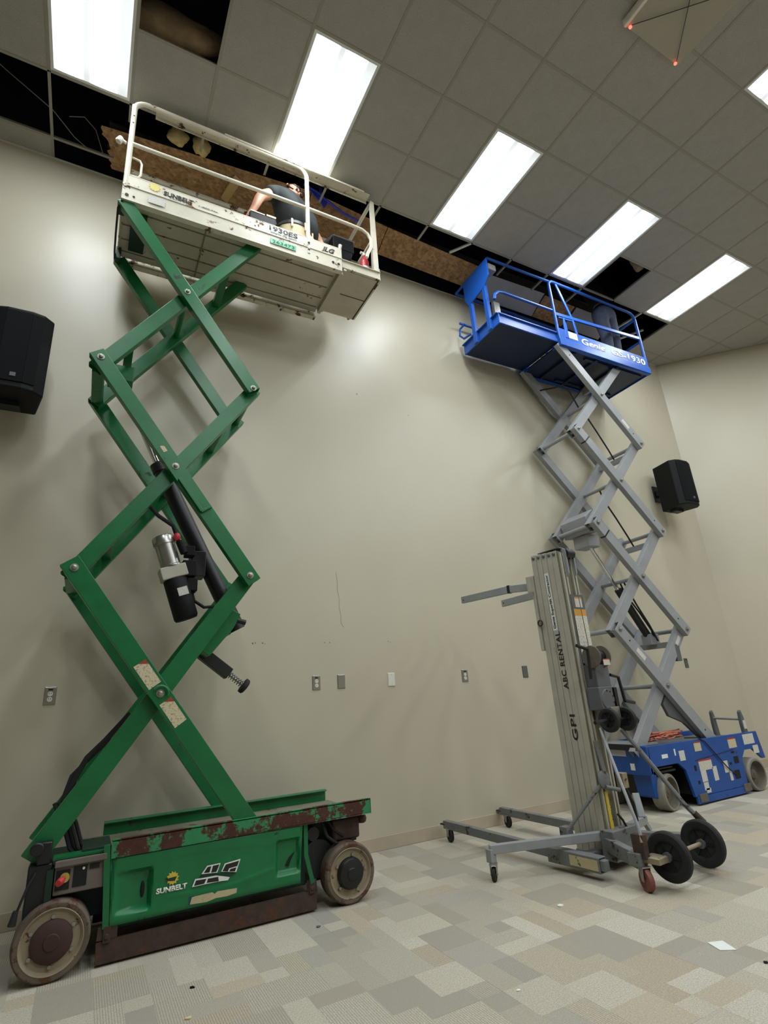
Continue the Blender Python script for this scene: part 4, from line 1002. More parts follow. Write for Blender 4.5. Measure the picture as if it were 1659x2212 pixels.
# ---- platform
QX0, QX1 = 3.668, 5.362
bd = MB().box(QX0 + .01, QX1 - .01, BY0 + .02, BY1 - .02, 5.16, 5.178).build('platform_deck', 'blue_dark', BL)
for x in (3.95, 4.35, 4.75): MB().box(x, x + .045, BY0 + .06, BY1 - .06, 5.13, 5.16).build('deck_rib', 'blue_dark', bd)
MB().box(4.2, 5.28, -.70, -.66, 5.135, 5.16).box(4.2, 5.28, -.18, -.14, 5.135, 5.16).build('slide_rail', 'blue_dark', bd)
tb2 = MB().box(QX0, QX1, BY0, BY0 + .012, 5.142, 5.40).box(QX0, QX1, BY0 - .012, BY0 + .002, 5.142, 5.235).box(QX0, QX1, BY0, BY0 + .05, 5.142, 5.15).build('toe_board', 'blue', BL, bevel=.004)
MB().box(QX0, QX1, BY1 - .012, BY1, 5.142, 5.34).box(QX0, QX1, BY1 - .05, BY1, 5.142, 5.15).build('toe_board', 'blue', BL, bevel=.003)
MB().box(QX1 - .012, QX1, BY0, BY1, 5.145, 5.32).build('toe_board', 'blue', BL, bevel=.003)
MB().box(QX0, QX0 + .012, BY0, BY0 + .14, 5.142, 5.30).box(QX0, QX0 + .012, BY1 - .14, BY1, 5.142, 5.30).build('toe_board', 'blue', BL, bevel=.003)
text('Genie', .135, (4.07, BY0 - .0005, 5.262), X, Z, 'ink_white', tb2, offset=.003, shear=.1, width=.43)
text('GS-1930', .135, (4.62, BY0 - .0005, 5.262), X, Z, 'ink_white', tb2, offset=.003, width=.68)
decal('notice', 'sticker_white', BL, (3.905, BY0 - .0005, 5.34), X, Z, .20, .10)
def brail(pts, r=.02, name='guard_rail', mat='blue'): return MB().tube(pts, r, 10).build(name, mat, BL)
brail([(3.69, BY0 + .018, 5.2), (3.69, BY0 + .018, 6.06)] + arc((3.77, BY0 + .018, 6.07), .08, 180, 90, 5, X, Z) + [(5.20, BY0 + .018, 6.155)] + arc((5.24, BY0 + .018, 6.045), .105, 90, 0, 6, X, Z) + [(5.345, BY0 + .018, 5.2)])
MB().bar((3.70, BY0 + .018, 5.62), (5.34, BY0 + .018, 5.73), .025, .045).build('mid_rail', 'blue', BL, bevel=.004)
MB().bar((3.99, BY0 + .018, 5.66), (3.82, BY0 + .018, 6.13), .02, .035, up=(1, 0, 0)).build('brace', 'blue', BL, bevel=.004)
MB().bar((4.03, BY0 + .018, 5.40), (4.0, BY0 + .018, 5.66), .02, .035, up=(1, 0, 0)).bar((3.75, BY0 + .018, 5.58), (4.0, BY0 + .018, 5.60), .02, .02).build('gate_frame', 'blue', BL, bevel=.004)
MB().prism([(3.79, BY0 - .004, 5.28), (3.85, BY0 - .004, 5.28), (3.85, BY0 - .004, 5.50), (3.82, BY0 - .004, 5.60), (3.80, BY0 - .004, 5.50)], Y * .02).build('gate_lever', 'blue', BL, bevel=.004)
brail([(3.69, BY1 - .02, 5.2), (3.69, BY1 - .02, 6.1), (3.75, BY1 - .02, 6.155), (5.28, BY1 - .02, 6.155), (5.345, BY1 - .02, 6.1), (5.345, BY1 - .02, 5.2)])
brail([(3.70, BY1 - .02, 5.66), (5.34, BY1 - .02, 5.66)], .017)
brail([(5.345, BY0 + .02, 6.06), (5.345, BY1 - .02, 6.06)]); brail([(5.345, BY0 + .02, 5.68), (5.345, BY1 - .02, 5.68)], .017)
# roll-out extension to the left
EX0 = 2.75
MB().box(EX0, QX0 + .03, -.745, -.10, 5.20, 5.214).build('extension_deck', 'blue_dark', BL)
MB().box(EX0, QX0 + .03, -.762, -.742, 5.20, 5.255).box(EX0, QX0 + .03, -.775, -.742, 5.325, 5.34).box(EX0, QX0, -.752, -.742, 5.255, 5.34).build('extension_side', 'blue', BL, bevel=.003)
MB().box(EX0, QX0 + .03, -.105, -.088, 5.20, 5.33).build('extension_side', 'blue', BL, bevel=.003)
MB().box(EX0 - .01, EX0 + .004, -.765, -.085, 5.195, 5.335).box(EX0 - .04, EX0 + .004, -.765, -.085, 5.325, 5.335).build('extension_end', 'blue', BL, bevel=.003)
for y in (-.63, -.36):
    MB().box(EX0 - .055, EX0 - .012, y - .03, y + .03, 5.175, 6.1).build('end_post', 'blue', BL, bevel=.006)
MB().prism([(EX0 - .06, -.76, 5.88), (EX0 - .06, -.64, 5.78), (EX0 - .06, -.34, 5.74), (EX0 - .06, -.28, 5.85), (EX0 - .06, -.28, 6.08), (EX0 - .06, -.36, 6.13), (EX0 - .06, -.76, 6.13)], X * .02).build('control_plate', 'blue', BL, bevel=.006)
MB().box(EX0 - .05, EX0 + .1, -.74, -.62, 6.0, 6.09).build('control_housing', 'grey', BL, bevel=.01)
brail([(EX0 - .03, -.76, 5.52)] + [(2.74, -.76, 5.60), (2.80, -.76, 5.655), (2.88, -.76, 5.672), (3.69, -.76, 5.672)], .018)
brail([(EX0 - .03, -.75, 6.14), (3.75, -.76, 6.15)], .018); brail([(EX0 - .03, -.09, 6.14), (3.75, -.08, 6.15)], .018); brail([(EX0 - .03, -.09, 5.67), (3.7, -.08, 5.67)], .016)
brail([(EX0 - .03, -.75, 6.14), (EX0 - .03, -.09, 6.14)], .018)
brail([(EX0 - .04, -.20, 5.58), (EX0 - .06, -.12, 5.55), (EX0 - .06, -.10, 5.46), (EX0 - .05, -.16, 5.38), (EX0 - .04, -.30, 5.36)], .014)
MB().box(EX0 + .05, EX0 + .14, -.66, -.62, 5.22, 5.6).build('manual_box', 'steel', BL)
MB().cyl((EX0 + .1, -.09, 5.4), (3.6, -.09, 5.4), .05, seg=14).build('hose_carrier', 'blue_dark', BL)
MB().tube([(5.3, -.1, 5.13), (5.31, -.1, 5.08), (5.28, -.1, 5.04), (5.33, -.1, 5.02), (5.32, -.1, 5.07)], .006).build('hook_wire', 'black', BL)
# ---- cord and flex lying on its base
rng = random.Random(4); pts = []
for k in range(150):
    a = k * .33; rr = .75 + .25 * math.sin(k * 1.7); pts.append((4.22 + .30 * rr * math.cos(a), -.62 + .06 * rr * math.sin(a), .625 + .025 * math.sin(k * .53) + .0002 * k))
tag(MB().tube(pts, .007, 6).build('extension_cord', 'cord'), 'salmon pink extension cord heaped on the blue lift base', 'cord')
tag(MB().tube([(4.42, -.7, .60), (4.5, -.79, .598), (4.58, -.802, .56), (4.72, -.804, .42), (4.84, -.805, .30), (4.93, -.803, .23), (4.99, -.798, .20)], .006, 6).build('power_cable', 'black_rubber'), 'thin dark cable hanging down the blue lift side panel', 'cable')

# ================================================================== ALUMINIUM MAST LIFT (local frame: x right, y towards the wall)
ML = thing('mast_lift', (2.28, -1.45, 0), 'aluminium material lift with telescoping mast, grey legs and casters', 'material lift', rotz=math.radians(6), local=True)
MW = .10
ms = None
for k in range(5):                                   # nested mast columns, front to rear
    d1 = .192 - k * .0535; d0 = d1 - .0495; zt_ = 2.235 - .004 * k
    w = MW + (.004 if k == 4 else 0)
    m = MB().box(-w - .015, w - .015, d0, d1, .075, zt_)
    sct = m.build('mast_section', 'alu', ML, bevel=.003)
    MB().box(-w - .012, w - .018, d0 - .0042, d0, .08, zt_ - .003).build('section_joint', 'alu_rib', sct)
    MB().lathe((-w - .0155, (d0 + d1) / 2, zt_ - .025), (-1, 0, 0), [(.014, 0), (.014, .006), (.008, .012)], 12).build('top_roller', 'grey_dark', sct)
    if k == 4: ms = sct
# ribs on the rear face
for x in (-.095, -.06, .02, .055): MB().box(x - .008, x + .008, -.095, -.076, .09, 2.2).build('rear_rib', 'alu', ms, bevel=.002)
MB().box(-.115, .085, -.0795, -.0755, .09, 2.2).build('rear_groove', 'alu_rib', ms)
# front carriage with two forks
cg = MB().box(-.13, .10, .198, .222, 1.46, 2.07).box(-.17, .14, .20, .235, 1.93, 2.06).build('carriage', 'alu', ML, bevel=.003)
def fork(pts, label=None):
    m = MB()
    for a, b in zip(pts[:-1], pts[1:]): m.bar(a, b, .03, .062)
    f = m.build('fork', 'grey', ML, bevel=.004); return f
fork([(-.10, .235, 1.985), (-.155, .44, 2.0), (-.155, .455, 2.0)]); fork([(-.155, .44, 2.0), (-.20, 1.0, 2.005)])
MB().bar((-.155, .43, 2.0), (-.157, .455, 2.0), .034, .068).build('fork_collar', 'black', ML)
fork([(.10, .235, 1.955), (.14, .82, 1.955)])
for x, y, z in ((-.213, .97, 2.0), (.124, .79, 1.955)): MB().cyl((x - .003, y, z), (x - .001, y, z), .006, seg=8).build('fork_hole', 'slot', ML)
MB().tube(arc((-.134, .185, 1.675), .022, 0, 360, 14, Y, Z)[:-1], .006, 8, closed=True).build('lock_ring', 'rust', ML)
# top sheave bracket and winch cable
MB().prism([(-.065, -.12, 2.03), (-.065, -.12, 2.22), (-.065, -.075, 2.25), (-.065, -.07, 2.03), (-.065, -.095, 2.0)], X * .012).prism([(.03, -.12, 2.03), (.03, -.12, 2.22), (.03, -.075, 2.25), (.03, -.07, 2.03), (.03, -.095, 2.0)], X * .012).build('sheave_bracket', 'grey', ML)
MB().cyl((-.055, -.10, 2.19), (.035, -.10, 2.19), .04, seg=20).build('sheave', 'black', ML)
MB().box(-.11, .08, -.09, .12, 2.236, 2.242).build('top_plate', 'grey_dark', ML)
MB().tube([(-.01, -.12, 2.17), (-.01, -.135, 1.45)], .0035, 6).build('winch_cable', 'steel', ML)
# label plates
MB().box(-.07, .085, -.101, -.0955, 1.33, 1.86).build('data_plate', 'grey_dark', ML)
decal('notice', 'sticker_or', ML, (.01, -.1012, 1.80), X, Z, .085, .08)
decal('notice', 'sticker_or', ML, (.01, -.1012, 1.58), X, Z, .145, .33)
decal('notice', 'sticker_white', ML, (.01, -.1012, 1.375), X, Z, .145, .075)
sx_ = -.1152
MB().box(sx_ - .0012, sx_, .042, .082, 1.60, 2.06).build('name_label', 'ink_white', ML)
text('Genie Superlift Contractor', .032, (sx_ - .0014, .051, 1.615), (0, 0, 1), (0, 1, 0), 'ink_black', ML, width=.43, offset=.0006)
def stencil(s, size, y, z, width): return text(s, size, (sx_ - .0008, y, z), (0, 0, 1), (0, 1, 0), 'ink_black', ML, width=width, offset=.0012, spacing=1.1)
stencil('ABC RENTAL', .06, .028, 1.16, .43)
stencil('GPI', .066, .018, .80, .18)
# winch with drums and two cranks
wn = MB().box(-.07, .09, -.20, -.10, 1.14, 1.32).build('winch_body', 'grey_dark', ML, bevel=.008)
for x in (-.075, .045): MB().lathe((x, -.19, 1.375), (1, 0, 0), [(.02, -.006), (.078, -.006), (.082, 0), (.078, .006), (.05, .012), (.05, .03), (.02, .03)], 32).build('winch_drum', 'rim_grey', wn)
MB().cyl((-.07, -.19, 1.375), (.07, -.19, 1.375), .045, seg=20).build('cable_spool', 'black', wn)
decal('notice', 'sticker_warn', wn, (-.03, -.275, 1.33), X, Z, .075, .045, .003)
MB().tube([(-.10, -.17, 1.22), (-.115, -.19, 1.36), (-.125, -.20, 1.43)], .011).tube([(-.125, -.20, 1.43), (-.24, -.20, 1.455)], .013).build('crank_handle', 'black', wn)
MB().tube([(.11, -.19, 1.24), (.19, -.20, 1.22), (.215, -.20, 1.05)], .012).tube([(.215, -.20, 1.05), (.33, -.20, 1.03)], .013).build('crank_handle', 'black', wn)
MB().box(-.085, .075, -.21, -.10, 1.0, 1.16).cyl((-.0, -.215, 1.07), (.0, -.20, 1.07), .075, seg=24).build('brake_plate', 'grey_dark', ML, bevel=.006)
for a in (20, -20, 60, -60, 95): MB().cyl((.062 * math.cos(math.radians(a)), -.217, 1.07 + .062 * math.sin(math.radians(a))), (.062 * math.cos(math.radians(a)), -.2165, 1.07 + .062 * math.sin(math.radians(a))), .007, seg=8).build('plate_hole', 'slot', ML)
MB().box(.085, .12, -.215, -.17, .99, 1.15).build('ratchet_strap', 'black', ML)
# spare load wheels on the back of the mast
def disc_wheel(c, r, w, name, tyre, hub):
    c = Vector(c)
    t = MB().lathe(c - X * w / 2, X, [(r * .3, .014), (r * .58, .014), (r * .64, .003), (r * .72, 0), (r * .93, .002), (r, .012), (r, w - .012), (r * .93, w - .002), (r * .72, w), (r * .64, w - .003), (r * .58, w - .014), (r * .3, w - .014)], 36).build(name, tyre, ML)
    MB().cyl(c - X * (w / 2 + .006), c + X * (w / 2 + .006), r * .2, seg=16).build('hub', hub, t)
    for k in range(6):
        a = k * math.pi / 3
        for sgn in (-1, 1): MB().bar(c + X * sgn * (w / 2 - .012) + (Y * math.cos(a) + Z * math.sin(a)) * r * .15, c + X * sgn * (w / 2 - .012) + (Y * math.cos(a) + Z * math.sin(a)) * r * .60, .006, .009, up=X).build('spoke', 'black', t)
    return t
disc_wheel((-.085, -.245, .935), .082, .038, 'loading_wheel', 'black_rubber', 'black')
disc_wheel((.115, -.245, .93), .082, .038, 'loading_wheel', 'black_rubber', 'black')
MB().tube([(-.25, -.245, .93), (-.10, -.245, .935)], .013).tube([(-.10, -.245, .935), (.19, -.245, .93)], .011).build('loading_bar', 'black', ML)
MB().box(-.04, .06, -.25, -.10, .92, 1.02).build('loading_bracket', 'steel', ML, bevel=.006)
# push braces down to the transport axle
MB().tube([(-.085, -.16, .88), (-.134, -.22, .775), (-.33, -.48, .33), (-.34, -.49, .26)], .0105).build('brace', 'grey', ML)
MB().tube([(.10, -.2, .86), (.14, -.27, .74), (.24, -.47, .38), (.27, -.52, .31)], .016).build('brace', 'grey_worn', ML)
MB().cyl((.265, -.51, .33), (.29, -.545, .27), .02, .024).build('brace_socket', 'rust', ML)
# holding strap and stabiliser latch
MB().bar((-.095, -.105, .80), (-.06, -.115, .55), .012, .04, up=X).build('latch_lever', 'grey_worn', ML, bevel=.004)
MB().lathe((-.075, -.10, .545), (0, -1, 0), [(.06, 0), (.06, .012), (.045, .02)], 20).cyl((-.09, -.12, .50), (.02, -.15, .47), .014).build('stabiliser_latch', 'grey_worn', ML)
MB().box(-.085, -.055, -.105, -.096, .14, .47).build('caution_strip', 'ink_yellow', ML)
text('CAUTION', .026, (-.06, -.1055, .45), (0, 0, -1), (1, 0, 0), 'ink_black', ML, width=.16) 
MB().tube([(0, -.11, .32), (.02, -.13, .28), (.045, -.14, .22), (.06, -.15, .17)], .008).build('release_handle', 'black', ML)
MB().box(.125, .185, -.12, -.06, .46, .56).build('latch_block', 'rim_beige', ML, bevel=.004)
MB().tube([(.155, -.10, .47), (.19, -.12, .36), (.225, -.10, .24)], .012).build('latch_rod', 'black', ML)
# base frame
bf = MB()
bf.bar((-.115, -.06, .155), (-.31, -.43, .15), .055, .085).bar((.085, -.06, .155), (.31, -.43, .15), .055, .085)
bf.box(-.34, .33, -.02, .05, .05, .11).box(-.16, .13, -.16, -.06, .06, .24)
bf.build('base_frame', 'grey_worn', ML, bevel=.005)
MB().box(-.12, .09, -.10, .20, .05, .085).build('mast_foot', 'grey_worn', ML, bevel=.005)
for sx in (-1, 1):
    x = .34 * sx
    MB().bar((x, -.18, .088), (x, .24, .088), .075, .09, hollow=.008).build('leg_socket', 'grey_worn', ML, bevel=.004)
    MB().bar((x, -.21, .088), (x, 1.38, .125), .052, .062).build('leg', 'grey_worn', ML, bevel=.004)
    MB().box(x - .027, x + .027, 1.36, 1.42, .12, .13).build('leg_tip', 'rust', ML)
decal('worn_label', 'sticker_tan', ML, (-.3785, -.06, .088), (0, -1, 0), Z, .22, .06, .002)
def caster(x, y, top, r, mat, yaw=0, w=.028):
    u = Vector((math.cos(yaw), math.sin(yaw), 0)); n = Vector((-u.y, u.x, 0)); c = Vector((x, y, r))
    t = MB().lathe(c - n * w / 2, n, [(r * .25, .002), (r * .62, .002), (r * .68, 0), (r * .94, .001), (r, .007), (r, w - .007), (r * .94, w - .001), (r * .68, w), (r * .62, w - .002), (r * .25, w - .002)], 24).build('caster', mat, ML)
    m = MB()
    for sgn in (-1, 1): m.prism([c + n * sgn * (w / 2 + .006) - u * .012 - Z * .008, c + n * sgn * (w / 2 + .006) + u * .012 - Z * .008, c + n * sgn * (w / 2 + .006) + u * .035 + Z * (top - r), c + n * sgn * (w / 2 + .006) - u * .02 + Z * (top - r)], n * sgn * .003)
    m.bar(c + Z * (top - r) - u * .025, c + Z * (top - r) + u * .04, w + .02, .006).cyl(c - n * (w / 2 + .012), c + n * (w / 2 + .012), .007, seg=10)
    m.build('caster_fork', 'steel', t); return t
caster(-.353, 1.31, .10, .05, 'black_rubber', 1.3); caster(.323, 1.29, .10, .05, 'black_rubber', 1.3)
caster(-.335, -.47, .13, .062, 'red_caster', 1.1, .034); caster(.345, -.50, .13, .062, 'red_caster', 1.1, .034)
for x in (-.33, .33): MB().box(x - .04, x + .04, -.47, -.39, .13, .20).build('caster_post', 'grey_worn', ML, bevel=.004)
# transport wheels on their axle
for x in (-.20, .20): disc_wheel((x, -.56, .172), .136, .05, 'transport_wheel', 'black_rubber', 'grey_dark')
MB().cyl((-.30, -.555, .172), (.25, -.555, .172), .012).box(-.33, -.22, -.57, -.46, .15, .18).box(.23, .3, -.57, -.46, .15, .18).build('axle', 'rim_beige', ML)
MB().box(-.345, -.30, -.50, -.42, .17, .30).build('axle_bracket', 'rust', ML, bevel=.004)
# left stabiliser swung out, right one folded up
MB().bar((-.06, -.08, .20), (-.80, .36, .175), .045, .055).bar((-.795, .357, .18), (-.795, .357, .10), .05, .05, up=X).build('stabiliser', 'grey', ML, bevel=.004)
caster(-.815, .325, .10, .042, 'black_rubber', .6, .026)
MB().tube([(-.105, -.10, .52), (-.30, .10, .235)], .012).box(-.32, -.25, .09, .15, .19, .26).build('stabiliser_strut', 'grey_worn', ML)
MB().bar((.06, -.08, .20), (.50, .02, .19), .045, .055).build('stabiliser', 'grey', ML, bevel=.004)
MB().bar((.44, .0, .21), (.50, .06, .36), .045, .05, up=(1, -1, 0)).build('stabiliser_arm', 'grey', ML, bevel=.004)
caster(.58, .05, .085, .034, 'black_rubber', .2, .022)
MB().bar((.49, .03, .19), (.585, .05, .10), .03, .03).build('stabiliser_toe', 'grey', ML)

# ================================================================== PEOPLE
def skin(name, nodes, edges, mat, parent, sub=2, root=0):
    off = OFF.get(parent.name, Vector((0, 0, 0)))
    keys = list(nodes); me = bpy.data.meshes.new(name)
    me.from_pydata([tuple(Vector(nodes[k][0]) - off) for k in keys], [(keys.index(a), keys.index(b)) for a, b in edges], [])
    me.materials.append(MAT[mat])
    o = bpy.data.objects.new(name, me); COL.objects.link(o); o.parent = parent; OFF[o.name] = off
    o.modifiers.new('skin', 'SKIN').use_smooth_shade = True
    sv = me.skin_vertices[0].data
    for i, k in enumerate(keys):
        r = nodes[k][1]; sv[i].radius = r if isinstance(r, tuple) else (r, r); sv[i].use_root = (i == root)
    md = o.modifiers.new('smooth', 'SUBSURF'); md.levels = sub; md.render_levels = sub
    return o
def chain(ks): return list(zip(ks[:-1], ks[1:]))
def hand(nodes, edges, wrist, palm_dir, side, pre, curl=.5):
    """palm and five unequal fingers growing from node `wrist`"""
    w = Vector(nodes[wrist][0]); d = Vector(palm_dir).normalized(); s = Vector(side).normalized(); n = d.cross(s)
    nodes[pre + 'palm'] = (w + d * .045, (.02, .034)); edges.append((wrist, pre + 'palm'))
    nodes[pre + 'knuck'] = (w + d * .085, (.016, .036)); edges.append((pre + 'palm', pre + 'knuck'))
    for k, (o, l) in enumerate([(-.030, .075), (-.010, .085), (.010, .08), (.029, .062)]):
        p = w + d * .088 + s * o; b = p + d * l * .5 + n * l * .5 * curl * .4; e = b + d * l * .4 + n * l * curl * .7
        for q, (pt, r) in enumerate(((p, .0095), (b, .0085), (e, .0075))): nodes[f'{pre}f{k}{q}'] = (pt, r)
        edges += [(pre + 'knuck', f'{pre}f{k}0'), (f'{pre}f{k}0', f'{pre}f{k}1'), (f'{pre}f{k}1', f'{pre}f{k}2')]
    t0 = w + d * .04 - s * .034; t1 = t0 + d * .03 - s * .028; t2 = t1 + d * .03 - s * .008 + n * .01
    for q, (pt, r) in enumerate(((t0, .012), (t1, .0105), (t2, .009))): nodes[f'{pre}t{q}'] = (pt, r)
    edges += [(pre + 'palm', f'{pre}t0'), (f'{pre}t0', f'{pre}t1'), (f'{pre}t1', f'{pre}t2')]

# ---- man in charcoal shirt crouching on the white platform, leaning on one arm
P1 = thing('person', (.45, -.5, 5.066), 'bald man in charcoal shirt and glasses crouching on white lift platform', 'person', 'workers on the lifts')
n = {'pelvis': ((.52, -.34, 5.74), .10), 'belly': ((.45, -.46, 5.80), (.11, .10)), 'chest': ((.35, -.53, 5.95), (.115, .10)), 'neckb': ((.33, -.50, 6.12), .065), 'neck': ((.345, -.485, 6.21), .056),
     'jaw': ((.365, -.495, 6.265), (.062, .066)), 'head': ((.355, -.48, 6.335), (.078, .085)), 'crown': ((.345, -.475, 6.395), (.062, .066)),
     'rsh': ((.15, -.575, 6.11), .06), 'relb': ((-.02, -.66, 5.90), .05), 'rfor': ((-.07, -.66, 5.74), .036), 'rwr': ((-.115, -.655, 5.63), .028),
     'lsh': ((.50, -.46, 6.06), .055), 'lelb': ((.66, -.42, 5.86), .042), 'lwr': ((.68, -.50, 5.66), .028),
     'rhip': ((.43, -.36, 5.68), .08), 'rknee': ((.20, -.34, 5.52), .055), 'rank': ((.28, -.24, 5.14), .036), 'rtoe': ((.16, -.28, 5.10), .03),
     'lhip': ((.61, -.30, 5.68), .08), 'lknee': ((.46, -.20, 5.50), .055), 'lank': ((.64, -.20, 5.14), .036), 'ltoe': ((.52, -.18, 5.10), .03)}
SH = Vector((-.06, -.17, -.214))
for k_ in n:
    p_, r_ = n[k_]; q_ = Vector(p_) + SH
    if k_[1:] in ('ank', 'toe', 'knee'): q_.z = p_[2] - (.08 if 'knee' in k_ else 0)
    n[k_] = (q_, r_)
e = chain(['pelvis', 'belly', 'chest', 'neckb', 'neck', 'jaw', 'head', 'crown']) + [('chest', 'rsh'), ('chest', 'lsh')] + chain(['rsh', 'relb', 'rfor', 'rwr']) + chain(['lsh', 'lelb', 'lwr'])
e += [('pelvis', 'rhip'), ('pelvis', 'lhip')] + chain(['rhip', 'rknee', 'rank', 'rtoe']) + chain(['lhip', 'lknee', 'lank', 'ltoe'])
hand(n, e, 'rwr', (-.2, -.05, -1), (.2, .9, 0), 'r'); hand(n, e, 'lwr', (-.1, -.7, -.6), (.9, 0, -.2), 'l')
body = skin('body', n, e, 'skin', P1)
def face(parent, c, fwd, up, r=.085):
    c, f, u = Vector(c), Vector(fwd).normalized(), Vector(up); u = (u - f * u.dot(f)).normalized(); s = f.cross(u)
    MB().ball(c + f * r * 1.02 - u * .012, .017, scale=(1, 1, 1.5)).build('nose', 'skin', parent)
    for k in (-1, 1):
        MB().ball(c + f * r * .84 + s * .032 * k + u * .014, .013).build('eye', 'ink_white', parent)
        MB().ball(c + f * (r * .84 + .009) + s * .032 * k + u * .014, .006).build('iris', 'ink_black', parent)
        MB().ball(c + s * k * r * .98 - f * .01, .026, scale=(.5, .7, 1.1)).build('ear', 'skin', parent)
        MB().bar(c + f * r * .93 + s * .016 * k + u * .036, c + f * r * .86 + s * .05 * k + u * .036, .008, .006).build('eyebrow', 'hair', parent)
    MB().bar(c + f * r * .9 - s * .022 - u * .05, c + f * r * .9 + s * .022 - u * .05, .012, .008).build('mouth', 'red_caster', parent)
    return s, f, u
hc = Vector((.357, -.487, 6.32)) + SH; fw = Vector((.52, -.66, -.54)).normalized()
face(body, hc, fw, (0, 0, 1))
sd = fw.cross(Z).normalized(); ZU = sd.cross(fw).normalized()
gl = MB()
for k in (-1, 1):
    gl.tube(arc(hc + fw * .097 + sd * .033 * k + ZU * .014, .024, 0, 360, 14, sd, ZU)[:-1], .004, 6, closed=True)
    gl.tube([hc + fw * .097 + sd * .057 * k + ZU * .018, hc + fw * .06 + sd * .088 * k + ZU * .02, hc - fw * .02 + sd * .09 * k + ZU * .018], .0035, 6)
gl.build('eyeglasses', 'black_plastic', P1)
MB().ball(hc + sd * .09 + fw * .01 - ZU * .01, .017).tube([hc + sd * .095 + fw * .03 - ZU * .02, hc + sd * .09 + fw * .10 - ZU * .04], .006).build('headset', 'black_plastic', P1)
cl = {'w': ((.53, -.35, 5.76), (.155, .14)), 'b': ((.44, -.47, 5.79), (.215, .18)), 'c': ((.34, -.53, 5.98), (.215, .165)), 'n': ((.33, -.51, 6.155), (.115, .11)), 'rs': ((.16, -.57, 6.12), .088), 'rc': ((.055, -.62, 6.0), .076), 'ls': ((.50, -.465, 6.09), .088), 'lc': ((.58, -.44, 5.95), .066)}
cl = {k_: (Vector(v_[0]) + SH, v_[1]) for k_, v_ in cl.items()}
skin('shirt', cl, chain(['w', 'b', 'c', 'n']) + [('c', 'rs'), ('rs', 'rc'), ('c', 'ls'), ('ls', 'lc')], 'tee_dark', P1)
tr = {'p': ((.52, -.34, 5.73), (.165, .15)), 'rh': ((.43, -.36, 5.66), .118), 'rk': ((.20, -.34, 5.52), .085), 'ra': ((.28, -.25, 5.19), .06), 'lh': ((.61, -.30, 5.66), .118), 'lk': ((.46, -.20, 5.50), .085), 'la': ((.63, -.20, 5.19), .06)}
for k_ in tr:
    p_, r_ = tr[k_]; q_ = Vector(p_) + SH
    if k_[1:] in ('a', 'k'): q_.z = p_[2] - (.08 if k_[1:] == 'k' else 0)
    tr[k_] = (q_, r_)
skin('trousers', tr, [('p', 'rh'), ('rh', 'rk'), ('rk', 'ra'), ('p', 'lh'), ('lh', 'lk'), ('lk', 'la')], 'trouser_dark', P1)
for a, b in (((.24, -.41, 5.108), (.09, -.46, 5.104)), ((.60, -.37, 5.108), (.45, -.35, 5.104))):
    skin('boot', {'h': (a, .04), 'm': ((Vector(a) + Vector(b)) / 2, (.042, .038)), 't': (b, (.036, .034))}, [('h', 'm'), ('m', 't')], 'boot', P1)

# ---- man in jeans on the blue platform, upper body inside the ceiling
P2 = thing('person', (4.86, -.62, 5.178), 'person in blue jeans on blue platform with upper body inside the ceiling', 'person', 'workers on the lifts')
n = {'pelvis': ((4.860, -.64, 6.12), (.10, .095)), 'belly': ((4.850, -.62, 6.33), (.095, .085)), 'chest': ((4.830, -.56, 6.55), (.11, .09)), 'neckb': ((4.820, -.52, 6.73), .07), 'neck': ((4.815, -.50, 6.79), .055), 'jaw': ((4.815, -.47, 6.85), .062), 'head': ((4.815, -.475, 6.91), (.078, .088)), 'crown': ((4.815, -.485, 6.96), (.062, .07)),
     'lsh': ((4.660, -.54, 6.66), .06), 'lelb': ((4.550, -.40, 6.86), .042), 'lwr': ((4.590, -.24, 7.02), .028), 'rsh': ((5.000, -.52, 6.66), .06), 'relb': ((5.110, -.38, 6.86), .042), 'rwr': ((5.050, -.22, 7.0), .028),
     'lhip': ((4.770, -.64, 6.08), .10), 'lknee': ((4.790, -.66, 5.66), .066), 'lank': ((4.780, -.62, 5.26), .042), 'ltoe': ((4.760, -.48, 5.215), .032),
     'rhip': ((4.950, -.64, 6.08), .10), 'rknee': ((4.960, -.65, 5.66), .066), 'rank': ((4.980, -.60, 5.26), .042), 'rtoe': ((5.000, -.46, 5.215), .032)}
e = chain(['pelvis', 'belly', 'chest', 'neckb', 'neck', 'jaw', 'head', 'crown']) + [('chest', 'rsh'), ('chest', 'lsh')] + chain(['rsh', 'relb', 'rwr']) + chain(['lsh', 'lelb', 'lwr'])
e += [('pelvis', 'rhip'), ('pelvis', 'lhip')] + chain(['rhip', 'rknee', 'rank', 'rtoe']) + chain(['lhip', 'lknee', 'lank', 'ltoe'])
hand(n, e, 'rwr', (-.1, .5, .8), (-1, 0, 0), 'r', .3); hand(n, e, 'lwr', (.1, .5, .8), (1, 0, 0), 'l', .3)
b2 = skin('body', n, e, 'skin', P2)
face(b2, (4.815, -.465, 6.90), (0, 1, .1), (0, 0, 1))
skin('hair', {'a': ((4.815, -.50, 6.93), (.084, .09)), 'b': ((4.815, -.505, 6.975), (.07, .075)), 'c': ((4.815, -.545, 6.88), (.06, .04))}, [('a', 'b'), ('a', 'c')], 'hair', P2)
